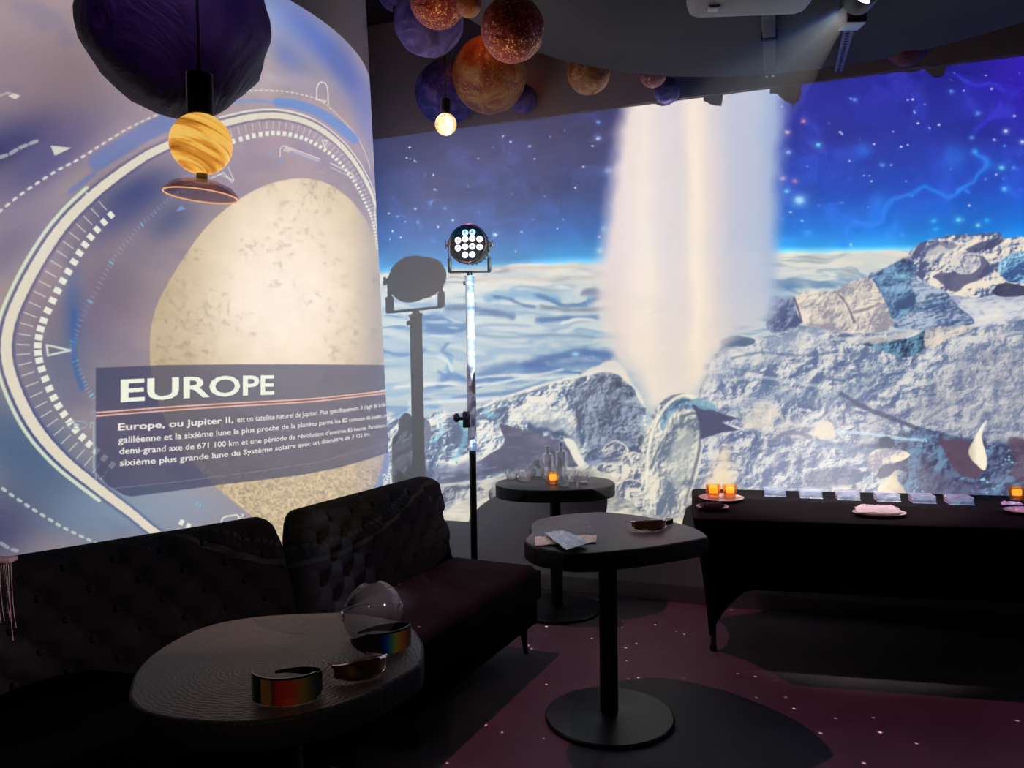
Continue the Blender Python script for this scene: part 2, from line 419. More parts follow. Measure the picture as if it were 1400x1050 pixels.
    cv.poly([(1266, 452), (1290, 446), (1330, 448), (1300, 462), (1276, 476), (1264, 472)], rock((236, 222, 202), (206, 198, 190), (140, 140, 160), 10, 7, 6), 4, 3, alpha=.85)
    cv.poly([(1340, 452), (1370, 440), (1420, 444), (1480, 450), (1440, 480), (1390, 478), (1352, 468)], rock((232, 222, 206), (178, 182, 192), (104, 122, 156), 11, 8, 1, 1, .2), 6, 3, alpha=.8)
    # diagonal crease and the shaded hollow below it
    cv.stroke([(1150, 538), (1180, 556), (1220, 572), (1262, 588), (1300, 598), (1335, 604)], 6, rgb(72, 82, 112), .85, 4, wob=1.5)
    cv.poly([(1180, 612), (1240, 590), (1300, 596), (1345, 604), (1400, 606), (1560, 600), (1560, 760), (1300, 760), (1230, 700), (1232, 640)], rock((104, 140, 172), (78, 88, 122), (44, 50, 82), 6, 5, 3, .9, .95), 12, 8, alpha=.95)
    cv.poly([(1284, 600), (1322, 604), (1334, 622), (1344, 640), (1338, 654), (1316, 650), (1300, 634), (1290, 616)], rgb(92, 72, 92), 5, 3, alpha=.9)
    cv.poly([(1380, 600), (1420, 610), (1420, 660), (1380, 650), (1388, 630)], rgb(96, 78, 98), 8, 5, alpha=.7)
    cv.poly([(1250, 640), (1300, 650), (1340, 662), (1330, 690), (1280, 690), (1258, 664)], rgb(88, 82, 112), 9, 6, alpha=.55)
    cv.poly([(1325, 614), (1334, 596), (1345, 578), (1342, 598), (1349, 626), (1346, 643), (1334, 634), (1326, 624)], lambda x, y, a: rgb(250, 240, 214) - rgb(40, 40, 40) * smooth(1338, 1326, x)[..., None], 1.6, .6)
    cv.stroke([(1341, 592), (1344, 584), (1348, 576)], 2.5, rgb(240, 240, 235), .9, 1.5)
    # cream lumps and cones at the foot of the slope
    cv.poly([(1008, 560), (1030, 548), (1060, 556), (1080, 574), (1110, 582), (1140, 574), (1150, 590), (1110, 600), (1060, 596), (1020, 584)], rock((236, 226, 206), (190, 194, 198), (120, 134, 160), 12, 9, 4), 8, 5, alpha=.75)
    cv.poly([(1112, 590), (1118, 578), (1132, 574), (1140, 584), (1142, 598), (1124, 602)], rgb(236, 222, 198), 3, 2, alpha=.85)
    cv.stroke([(1062, 600), (1070, 594), (1090, 592), (1108, 598)], 6, rgb(104, 112, 140), .7, 4)
    cv.stroke([(1140, 590), (1180, 592), (1220, 598), (1262, 602)], 4, rgb(196, 226, 238), .75, 3, wob=1.5)
    cv.stroke([(1120, 604), (1160, 612), (1200, 620)], 8, rgb(104, 128, 166), .6, 6, wob=2)
    cv.poly([(1202, 600), (1216, 598), (1224, 608), (1216, 614), (1204, 610)], rgb(44, 60, 88), 2, 2, alpha=.85)
    cv.poly([(1186, 630), (1192, 618), (1206, 614), (1226, 614), (1244, 622), (1226, 632), (1206, 636), (1198, 650), (1190, 646)], rock((248, 230, 196), (222, 212, 198), (150, 150, 168), 11, 10, 5, .7), 2.5, 1.5)
    cv.poly([(1200, 648), (1206, 638), (1226, 632), (1242, 632), (1226, 644), (1206, 654)], rgb(84, 90, 118), 3, 2, alpha=.85)
    cv.poly([(1196, 684), (1200, 668), (1214, 654), (1225, 643), (1228, 656), (1238, 672), (1246, 690), (1200, 692)], lambda x, y, a: rgb(246, 228, 196) - (smooth(1205, 1240, x + (fbm(x / 9, y / 9, 3, 1) - .5) * 22) * .22)[..., None] * rgb(255, 225, 170), 2, 1)
    cv.poly([(1146, 690), (1150, 668), (1166, 662), (1180, 668), (1186, 690)], rock((232, 226, 206), (180, 184, 188), (96, 106, 130), 7, 6, 2), 3, 2, alpha=.85)
    cv.poly([(1100, 652), (1130, 640), (1170, 640), (1180, 656), (1150, 664), (1116, 666)], rgb(96, 106, 140), 7, 5, alpha=.6)
    # ---- geyser
    def plume(x, y, a):
        nz = fbm(x / 26, y / 60, 4, 2)
        nf = fbm(x / 9, y / 12, 3, 4)
        xx = x + (nz - .5) * 12
        c0, c1, c2, c3 = rgb(238, 222, 212), rgb(226, 214, 212), rgb(252, 234, 208), rgb(178, 186, 210)
        xs = [835, 880, 905, 930, 950, 972, 1000, 1035, 1070]
        cs = [(232, 214, 214), (246, 232, 218), (230, 218, 216), (226, 214, 214), (252, 234, 212), (226, 214, 210), (196, 196, 210), (184, 194, 214), (150, 172, 210)]
        col = np.stack([np.interp(xx - (y - 150) * .012, xs, [q[k_] / 255 for q in cs]) for k_ in range(3)], -1)
        low = smooth(340, 520, y)[..., None]
        col = col + (rgb(232, 216, 190) - col) * low * .45
        return col * (0.985 + .03 * nf[..., None])
    cv.poly([(852, 60), (850, 150), (842, 200), (836, 250), (830, 310), (818, 372), (822, 420), (834, 458), (844, 482), (866, 505), (878, 530), (886, 556), (910, 560), (945, 545), (960, 520), (985, 480), (1005, 462), (1050, 440), (1062, 405), (1062, 350), (1064, 290), (1068, 200), (1074, 140), (1080, 60)],
            plume, 32, 5, 18, .97)
    cv.poly([(820, 380), (848, 360), (856, 470), (880, 520), (860, 512), (836, 480), (822, 430)], rgb(216, 206, 198), 30, 14, 14, .4)
    # left bank of rocks
    cv.poly([(500, 575), (540, 572), (576, 574), (600, 562), (640, 560), (670, 548), (700, 540), (740, 526), (790, 514), (830, 505), (850, 514), (868, 532), (882, 556), (884, 600), (880, 640), (840, 700), (600, 720), (500, 720)],
            rock((232, 228, 214), (138, 156, 178), (70, 86, 116), 13, 11, 6, 1.1, .35), 3, 2)
    cv.poly([(784, 560), (800, 524), (830, 510), (856, 524), (874, 552), (880, 590), (870, 628), (846, 640), (806, 636), (800, 600)], rock((150, 165, 185), (96, 110, 136), (56, 66, 92), 14, 13, 1, 1, .1), 9, 4, alpha=.85)
    cv.stroke([(700, 541), (740, 527), (790, 515), (830, 506), (850, 514), (868, 531), (881, 556)], 4, rgb(236, 230, 214), .85, 3, wob=1.5)
    cv.stroke([(810, 560), (816, 580), (812, 600), (820, 620)], 5, rgb(170, 180, 190), .6, 5, wob=2)
    cv.poly([(700, 560), (730, 552), (770, 560), (790, 590), (796, 630), (784, 606), (768, 590), (740, 584), (712, 572)], rock((240, 234, 216), (200, 205, 204), (150, 165, 180), 12, 8, 3), 7, 4, alpha=.75)
    cv.poly([(796, 512), (820, 497), (840, 492), (856, 506), (862, 526), (848, 514), (830, 506), (808, 512)], rgb(228, 220, 204), 5, 3, alpha=.9)
    for p, w in (([(625, 566), (636, 590), (632, 610), (622, 626)], 6), ([(600, 568), (604, 590), (592, 604)], 5), ([(664, 560), (672, 570), (682, 566)], 5)):
        cv.stroke(p, w, rgb(120, 205, 225), .55, w, wob=2.5)
    cv.stroke([(585, 580), (600, 572), (620, 564), (645, 561), (672, 550), (700, 541)], 4, rgb(236, 232, 216), .7, 4, wob=1.5)
    cv.poly([(683, 580), (700, 584), (732, 592), (764, 602), (780, 616), (790, 636), (760, 638), (690, 646), (640, 656), (596, 664), (598, 648), (640, 640), (668, 622), (690, 606)], rock((104, 104, 128), (86, 84, 108), (66, 66, 90), 26, 6, 2, .6), 2.5, 1.5, alpha=.96)
    cv.poly([(596, 640), (620, 636), (650, 630), (680, 640), (660, 655), (620, 668), (596, 672)], rock((140, 150, 172), (100, 108, 136), (66, 76, 104), 20, 6, 4, .9), 8, 4, alpha=.8)
    cv.poly([(770, 600), (784, 602), (792, 618), (800, 634), (792, 637), (782, 622)], rgb(232, 228, 212), 3, 2)
    cv.poly([(800, 632), (812, 610), (836, 600), (864, 606), (880, 624), (860, 632), (830, 638)], rock((140, 155, 175), (104, 116, 146), (72, 82, 112), 9, 8, 5), 5, 3, alpha=.8)
    cv.poly([(541, 680), (536, 606), (544, 592), (546, 574), (556, 565), (565, 574), (568, 592), (579, 600), (579, 680)], rock((84, 86, 98), (54, 56, 68), (26, 26, 36), 9, 9, 2), 2, 1, alpha=.95)  # wide shadow around the stand's pole, painted into the picture as dark texture
    cv.poly([(571, 606), (574, 584), (581, 572), (588, 580), (589, 598), (580, 606), (578, 612)], rgb(104, 108, 128), 1.5)  # shadow of the stand's knob, painted in: grey part
    cv.poly([(570, 612), (571, 592), (577, 576), (581, 572), (577, 590), (578, 612)], rgb(12, 12, 20), 1.5)  # black part of the painted knob shadow
    # snow bank in front
    cv.poly([(500, 760), (560, 740), (600, 706), (640, 672), (680, 650), (740, 640), (800, 640), (840, 632), (880, 622), (900, 640), (960, 700), (990, 760), (990, 960), (500, 960)],
            rock((222, 216, 196), (188, 186, 176), (138, 142, 150), 34, 14, 3, .7), 3, 2)
    cv.poly([(600, 668), (624, 662), (650, 664), (664, 672), (640, 682), (620, 690), (600, 700)], rock((214, 212, 200), (130, 136, 150), (60, 68, 88), 7, 6, 5), 4, 3, alpha=.9)
    cv.stroke([(596, 664), (640, 660), (676, 656)], 4, rgb(206, 206, 198), .8, 3, wob=1)
    for (x, y, rx, ry) in ((842, 616, 17, 12), (866, 634, 20, 16), (848, 646, 14, 11), (880, 656, 16, 24), (860, 670, 20, 14), (828, 640, 12, 7), (902, 680, 24, 14), (938, 690, 16, 10), (880, 690, 14, 10)):
        q = [(x + rx * math.cos(a) * rnd.uniform(.85, 1.1), y + ry * math.sin(a) * rnd.uniform(.85, 1.1)) for a in [k_ * PI / 4 for k_ in range(8)]]
        cv.poly(q, rock((232, 224, 206), (156, 162, 174), (90, 98, 124), 9, 8, rnd.randint(0, 7), 1.2), 2.5, 1.5, alpha=.9)
        cv.stroke(q[4:8] + [q[0]], 2, rgb(234, 230, 212), .7, 2)
    # egg-shaped boulder
    cv.poly([(884, 700), (876, 660), (878, 618), (888, 575), (904, 550), (926, 538), (948, 542), (960, 556), (962, 590), (956, 640), (938, 690), (920, 702)],
            rock((232, 226, 206), (176, 180, 180), (104, 118, 138), 15, 16, 7, .9), 2.5, 1.5)
    cv.poly([(902, 568), (914, 552), (934, 543), (952, 552), (946, 560), (928, 560), (914, 574), (906, 588)], rock((130, 175, 200), (88, 120, 150), (60, 84, 120), 7, 7, 3), 4, 2, alpha=.9)
    cv.stroke([(884, 660), (886, 618), (896, 580), (912, 554), (932, 541), (950, 543)], 4, rgb(244, 238, 218), .85, 3)
    cv.stroke([(890, 640), (904, 606), (924, 586), (944, 578)], 3, rgb(92, 104, 124), .7, 2.5, wob=1.2)
    cv.stroke([(932, 570), (952, 566), (957, 590), (955, 620), (946, 655), (936, 690)], 4, rgb(96, 106, 128), .8, 3.5)
    cv.poly([(934, 586), (948, 590), (950, 620), (940, 650), (926, 668), (914, 640), (920, 606)], rgb(206, 208, 196), 9, 3, alpha=.55)
    cv.poly([(946, 553), (966, 556), (988, 566), (1011, 572), (988, 578), (1010, 588), (984, 592), (958, 600), (956, 576)], rgb(74, 80, 112), 2, .8, curve=False)
    cv.poly([(948, 546), (966, 548), (984, 560), (958, 560)], rgb(120, 165, 190), 4, 3, alpha=.8)
    # little warm plume
    cv.poly([(940, 720), (950, 690), (966, 660), (978, 632), (990, 612), (998, 620), (1002, 650), (1016, 690), (1030, 740)], rgb(250, 228, 194), 26, 8, 12, .85)
    cv.blob(975, 690, 34, 30, rgb(236, 212, 176), .6)
    # clamp shadows along the top edge are masked out of the beam later
    return cv


# ---- drum wall: a pale moon inside a dial, with its French caption
def paint_drum():
    cv = Canvas(-260, -60, 600, 940, 1.9)
    X, Y = cv.X, cv.Y
    base = rgb(164, 150, 160) + (fbm(X / 130, Y / 110, 3, 2) - .5)[..., None] * rgb(46, 40, 20)
    cv.a[:] = base
    for x, y, sx, sy, rot, c, a in ((60, 20, 190, 60, 0, (176, 160, 174), .8), (40, 110, 110, 70, 0, (150, 134, 150), .8), (0, 205, 130, 38, -24, (70, 70, 118), .95), (50, 235, 110, 26, -38, (70, 76, 130), .75), (110, 100, 60, 60, 0, (134, 118, 128), .6), (200, 110, 60, 40, 0, (160, 146, 160), .6),
                                    (20, 330, 80, 34, -45, (88, 92, 142), .5), (190, 262, 80, 32, -28, (66, 78, 132), .9), (235, 300, 50, 26, -35, (72, 84, 136), .7), (160, 300, 70, 24, -40, (78, 86, 142), .6), (0, 290, 60, 30, -30, (150, 142, 165), .6),
                                    (150, 380, 60, 60, 0, (122, 112, 140), .7), (120, 430, 70, 50, 0, (116, 104, 132), .7), (90, 500, 60, 60, 0, (110, 118, 150), .8), (60, 640, 130, 60, 40, (76, 108, 150), .75),
                                    (160, 700, 120, 34, 0, (118, 146, 180), .9), (230, 690, 90, 30, 0, (150, 165, 190), .8), (20, 700, 60, 60, 45, (86, 96, 130), .6), (-20, 730, 60, 50, 0, (64, 68, 110), .8), (0, 600, 80, 50, 50, (70, 100, 140), .5),
                                    (380, 20, 70, 26, 50, (120, 150, 222), .85), (440, 60, 90, 20, 48, (84, 116, 212), .85), (480, 110, 60, 16, 62, (74, 104, 196), .9), (330, 30, 50, 40, 20, (190, 196, 226), .7), (395, 80, 30, 18, 45, (110, 128, 200), .8),
                                    (500, 170, 40, 12, 75, (96, 122, 200), .8), (380, 110, 80, 16, 10, (196, 186, 206), .6), (330, 200, 110, 50, 0, (176, 158, 180), .7), (440, 200, 60, 50, 20, (178, 160, 184), .8), (510, 250, 20, 60, 0, (150, 146, 180), .7),
                                    (300, 60, 70, 20, 60, (150, 172, 225), .5), (515, 640, 30, 80, 10, (118, 150, 210), .8), (470, 690, 70, 30, -30, (150, 160, 190), .7), (100, 420, 14, 60, 0, (66, 104, 160), .6)):
        cv.blob(x, y, sx, sy, rgb(*c), a, rot)
    cl = smooth(.5, .72, fbm(X / 85 + Y / 200, Y / 46 - X / 120, 4, 5))
    cv.mix((slice(None), slice(None)), rgb(92, 98, 150), cl * .18)
    cv.a *= np.array([.98, .96, .92], np.float32)
    # moon
    def moon(x, y, a):
        d = np.hypot((x - 385) / 150, (y - 400) / 250)
        c = rgb(248, 230, 206) + (rgb(198, 178, 146) - rgb(248, 230, 206)) * smooth(.25, 1.15, d)[..., None]
        c = c + (rgb(255, 244, 232) - c) * (np.exp(-((x - 385) / 60) ** 2 - ((y - 410) / 60) ** 2) * .6)[..., None]
        c = c + (rgb(168, 158, 158) - c) * (smooth(470, 530, x) * .85)[..., None]
        n = fbm(x / 6, y / 6, 4, 1)
        m = fbm(x / 38, y / 34, 3, 3)
        c = c * (1 - (smooth(.54, .74, n) * smooth(.4, .65, m) * .10)[..., None])
        c = c * (.97 + .06 * fbm(x / 16, y / 16, 3, 4)[..., None])
        low = smooth(560, 700, y)
        e = fbm(x / 2.8, y / 2.8, 3, 6) - .5
        c = c + (e * (.06 + .34 * low) * smooth(.3, .6, m + low * .4))[..., None] * rgb(255, 215, 150)
        return np.clip(c, 0, 1)
    cv.poly([(405, 244), (350, 259), (290, 302), (243, 365), (212, 425), (205, 480), (213, 540), (240, 600), (290, 660), (345, 706), (392, 745), (440, 752), (490, 700), (522, 640), (533, 560), (535, 480), (530, 400), (516, 335), (488, 283), (450, 252)], moon, 3.0)
    # dial
    main = [(545, 600), (538, 660), (510, 715), (465, 752), (400, 775), (330, 774), (270, 757), (217, 731), (180, 702), (131, 665), (82, 624), (45, 579), (20, 528), (9, 485), (13, 443), (30, 400), (56, 352), (87, 307), (123, 270), (160, 240), (200, 213), (233, 197), (275, 178), (317, 166), (345, 160), (377, 158), (410, 164), (437, 176), (463, 196), (483, 219), (500, 247), (512, 275), (520, 300), (527, 345)]
    P = spline(main, 24)
    seg = np.r_[0, np.cumsum(np.linalg.norm(np.diff(P, axis=0), axis=1))]
    L = seg[-1]
    def at(s_):
        return np.array([np.interp(s_, seg, P[:, 0]), np.interp(s_, seg, P[:, 1])])
    arc = np.linspace(0, L, 420)
    Q = np.stack([np.interp(arc, seg, P[:, 0]), np.interp(arc, seg, P[:, 1])], 1)
    # apparent size falls off towards the right as the wall recedes
    def scale_at(x, y=0):
        return np.interp(x, [-40, 60, 200, 330, 440, 500, 530], [1.05, 1.0, .75, .62, .5, .34, .22])
    for i in range(0, len(Q) - 1, 4):
        q = Q[i:i + 6]
        k_ = scale_at(q[:, 0].mean())
        cv.stroke(q, 22 * k_, rgb(70, 74, 128), .35, 8 * k_, False)
    for i in range(0, len(Q) - 1, 4):
        q = Q[i:i + 6]
        k_ = scale_at(q[:, 0].mean())
        cv.stroke(q, 14.5 * k_, rgb(224, 216, 196), 1, 2.2, False)
    ks = scale_at(Q[:, 0])
    O1, _ = offset_path(Q, -14.5 * ks)
    def sub(O, x0, y0, x1, y1):
        i0 = np.argmin(np.hypot(O[:, 0] - x0, O[:, 1] - y0))
        i1 = np.argmin(np.hypot(O[:, 0] - x1, O[:, 1] - y1))
        return O[min(i0, i1):max(i0, i1) + 1]
    thin = sub(O1, 133, 690, 122, 262)
    cv.stroke(thin, 5.0, rgb(214, 224, 200), .95, 1.6, False)
    cv.stroke(sub(O1, 300, 152, 424, 158), 2.6, rgb(228, 228, 214), .9, 1.2, False)
    cv.stroke([(118, 264), (129, 269)], 2.5, rgb(220, 220, 205), .9, 1)
    cv.stroke(sub(O1, 424, 158, 520, 290), 1.6, rgb(228, 228, 220), .85, 1, False)
    # ticks and squares on the inner side
    s_ = 0.0
    while s_ < L - 4:
        c = at(s_)
        d = at(s_ + 2) - at(s_ - 2 if s_ > 2 else 0)
        d /= np.linalg.norm(d) + 1e-9
        n = np.array([-d[1], d[0]])
        k_ = float(scale_at(c[0]))
        mid = 350 < c[1]
        if not (c[1] > 672 and c[0] < 232) and not (c[1] < 262 and 118 < c[0] < 300):
            cv.stroke([c + n * 14 * k_, c + n * 31 * k_], 1.7 * max(k_, .7), rgb(212, 212, 206), .75, 1, False)
            h = 3.6 * k_ + .4
            e = c + n * 42 * k_
            w_ = h * 1.3
            cv.poly([e - d * h - n * w_, e + d * h - n * w_, e + d * h + n * w_, e - d * h + n * w_], rgb(232, 232, 216), 1.4, curve=False)
        s_ += 16.2 * k_ ** .9
    # faint inner and strong outer dotted rings
    s_ = 8.0
    while s_ < L:
        c = at(s_)
        d = at(min(s_ + 2, L)) - at(s_ - 2)
        d /= np.linalg.norm(d) + 1e-9
        n = np.array([-d[1], d[0]])
        k_ = float(scale_at(c[0]))
        e = c + n * 88 * k_
        hot = (int(s_ / 9) % 9) == 0
        cv.stroke([e - n * 3 * k_, e + n * 3 * k_], 2.4 * k_ if hot else 1.5 * k_, rgb(120, 200, 225) if hot else rgb(160, 172, 205), .8 if hot else .5, 1, False)
        s_ += 8.5 * k_
    def dots(path, step, ln, w, col, a):
        D = spline(path, 16)
        sg = np.r_[0, np.cumsum(np.linalg.norm(np.diff(D, axis=0), axis=1))]
        t_ = 0
        while t_ < sg[-1]:
            f = lambda q: np.array([np.interp(q, sg, D[:, 0]), np.interp(q, sg, D[:, 1])])
            k_ = float(scale_at(f(t_)[0]))
            cv.stroke([f(t_), f(t_ + ln * k_)], w * k_, rgb(*col), a, 1.2, False)
            t_ += step * k_
    dots([(-120, 460), (-60, 350), (7, 283), (67, 240), (107, 218), (143, 195), (180, 173), (213, 158), (262, 138), (300, 128), (343, 124), (377, 124), (407, 128), (437, 137), (457, 153), (483, 180), (497, 203), (507, 232)], 12.5, 4.2, 3.8, (222, 218, 206), .9)
    dots([(-110, 560), (-40, 630), (0, 665), (31, 687), (66, 709), (90, 723), (130, 742), (170, 760)], 12.5, 4.2, 4.2, (200, 214, 204), .8)
    dots([(-120, 640), (-60, 700), (5, 745), (23, 753)], 17, 10, 5, (170, 176, 180), .7)
    dots([(0, 215), (12, 211), (26, 203), (42, 196), (56, 191)], 15, 9, 5, (190, 196, 196), .7)
    # blue arcs
    cv.stroke([(380, 140), (405, 143), (432, 152), (458, 168), (484, 190)], 13, rgb(96, 142, 214), .75, 2)
    cv.stroke([(133, 222), (168, 200), (205, 178), (243, 160)], 24, rgb(84, 116, 186), .6, 7)
    cv.stroke([(262, 153), (300, 142), (345, 138), (374, 140)], 4, rgb(124, 152, 214), .8, 2)
    cv.stroke([(96, 262), (112, 250), (128, 238)], 7, rgb(96, 118, 190), .6, 5)
    cv.stroke([(102, 425), (100, 460), (103, 500), (112, 530)], 7, rgb(62, 104, 166), .6, 6)
    wt = rgb(226, 226, 214)
    def line(p, w=1.5, c=wt, a=.85):
        cv.stroke(p, w, c, a, 1, False)
    line([(64, 471.6), (65.5, 486), (96, 479), (64, 471.6)], 3)
    cv.poly([(69, 199), (98, 202), (75, 213)], rgb(206, 206, 190), 1.5, curve=False)
    line([(440, 191), (448, 193), (444, 202), (440, 191)], 1.6)
    line([(433, 137), (433, 120), (436, 114), (440, 112), (445, 114), (448, 120), (449, 143)], 1.6)
    line([(434, 136), (446, 139)], 1.6)
    line([(383, 214), (383, 204), (387, 199), (437, 217)], 1.5)
    line([(392, 203), (436, 220)], 3, rgb(206, 200, 210), .6)
    for i in range(3):
        line([(388 + i * 3, 206 + i), (391 + i * 3, 202 + i)], 1.6)
    q = [(383 + 3.6 * math.cos(a), 220 + 3.6 * math.sin(a)) for a in np.linspace(0, 2 * PI, 13)]
    line(q, 1.4, rgb(120, 150, 205))
    line([(452, 223), (482, 238), (483, 244)], 1.5)
    line([(484, 240), (487, 248), (487, 257)], 1.2, wt, .5)
    line([(453, 229), (480, 242)], 1.3, wt, .6)
    line([(510, 272), (513, 290), (513, 308)], 1.4)
    q = [(513.5 + 2 * math.cos(a), 311 + 3.6 * math.sin(a)) for a in np.linspace(0, 2 * PI, 13)]
    line(q, 1.2)
    line([(0, 131), (10, 127), (14, 127)], 2.5, rgb(190, 180, 176))
    cv.poly([(11, 131), (18, 127), (28, 131), (21, 136)], rgb(212, 204, 192), 1.5, curve=False)
    cv.poly([(241, 289), (247, 281), (254, 286)], rgb(132, 152, 205), 1.5, curve=False)
    line([(288, 244), (306, 236), (318, 250)], 1.4)
    line([(300, 238), (320, 247), (312, 228)], 1.2)
    line([(302, 716), (304, 709), (309, 706), (324, 704), (327, 708), (322, 714)], 2.6)
    line([(328, 709), (333, 703), (330, 703), (333, 703), (332, 707)], 1.2)
    line([(523, 651), (526, 648), (528, 652), (524, 657), (527, 660)], 1.4)
    line([(525, 660), (525, 672)], 1.2)
    q = [(105 + 14 * math.cos(a), 581 + 5.5 * math.sin(a)) for a in np.linspace(0, 2 * PI, 17)]
    line(q, 1.6, rgb(150, 175, 195), .8)
    cv.poly([(101, 578), (101, 585), (109, 581)], rgb(190, 205, 205), 1.2, curve=False)
    line([(125, 565), (131, 561), (131, 655)], 1.8, rgb(150, 170, 190), .7)
    line([(124, 585), (124, 578), (128, 578), (128, 640)], 1.8, rgb(170, 190, 195), .8)
    # caption panel
    panel = [(131, 503), (230, 499), (330, 498), (430, 498), (530, 499), (560, 500), (560, 606), (535, 617), (510, 626), (465, 639), (420, 648), (360, 656), (300, 663), (240, 671), (180, 679), (170, 677), (148, 664), (131, 645)]
    def dark(x, y, a):
        return a * .36 + rgb(68, 74, 112) * .52
    cv.poly(panel, dark, 1.5, alpha=.95, curve=False)
    line([(152, 668), (240, 659), (340, 646), (430, 633), (530, 606)], 1, rgb(150, 150, 175), .5)
    line([(160, 606), (240, 601), (340, 593), (400, 588)], 1, rgb(170, 165, 180), .4)
    for o in (-2.3, 2.3):
        cv.stroke([(132, 566.5 + o), (215, 560 + o), (300, 554.4 + o * .9), (420, 547.5 + o * .8), (480, 541.5 + o * .7), (530, 535.8 + o * .6), (545, 534)], 2.0, rgb(246, 196, 176), .95, 1.1)
    cv.stroke([(132, 566.5), (300, 554.4), (420, 547.5), (530, 535.8)], 2.0, rgb(140, 90, 90), .6, 1.5)
    line([(520, 534.5), (530, 533)], 2, rgb(240, 225, 215))
    def bend(x0, x1, k_, ys, caps):
        def f(u, v):
            x = x0 + (x1 - x0) * (u * (1 + k_) - k_ * u * u)
            xs = np.linspace(x0, x1, len(ys))
            cap = np.interp(x, [x0, x1], caps)
            # smooth baseline through the three given heights
            if len(ys) == 3:
                t_ = (x - x0) / (x1 - x0)
                b = ys[0] * (1 - t_) * (1 - 2 * t_) + 4 * ys[1] * t_ * (1 - t_) + ys[2] * t_ * (2 * t_ - 1)
            else:
                b = np.interp(x, xs, ys)
            return x, b - v * cap
        return f
    tcol = rgb(240, 244, 222)
    draw_text(cv, 'EUROPE', bend(161, 375, .32, (549.5, 543, 538.8), (31, 26.5)), tcol, bold=.022, halo=rgb(72, 70, 118))
    bc = rgb(240, 234, 220)
    hb = rgb(88, 84, 122)
    draw_text(cv, 'Europe, ou Jupiter II,', bend(160.5, 319, .16, (588.5, 583.4, 577.6), (9.6, 8.2)), bc, bold=.024, halo=hb)
    draw_text(cv, "est un satellite naturel de Jupiter. Plus spécifiquement, il s'agit de la lune", bend(324, 531, .30, (577.4, 568.2, 554.6), (8.2, 5.4)), bc, bold=.016, halo=hb)
    draw_text(cv, 'galiléenne et la sixième lune la plus proche de la planète parmi les 82 connues de Jupiter, son', bend(162, 531, .56, (606, 591, 570), (9.4, 5.2)), bc, bold=.016, halo=hb)
    draw_text(cv, "demi-grand axe de 671 100 km et une période de révolution d'environ 85 heures. Par ailleurs, la", bend(163, 531, .56, (621, 606.5, 583), (9.2, 5.2)), bc, bold=.016, halo=hb)
    draw_text(cv, 'sixième plus grande lune du Système solaire avec un diamètre de 3 122 km.', bend(163.5, 506, .50, (637, 621.5, 595.5), (9.2, 5.4)), bc, bold=.016, halo=hb)
    return cv


def to_lin(a):
    a = np.clip(a, 0, 1)
    return np.where(a <= .04045, a / 12.92, ((a + .055) / 1.055) ** 2.4)


def photo_px(P):                       # world points (N, 3) -> pixel of the photo
    d = P - np.array(CP)
    cr, cu, cf = np.array(CR), np.array(CU), np.array(CF)
    z = np.maximum(d @ cf, .05)
    return 700 + FPX * (d @ cr) / z, 525 - FPX * (d @ cu) / z


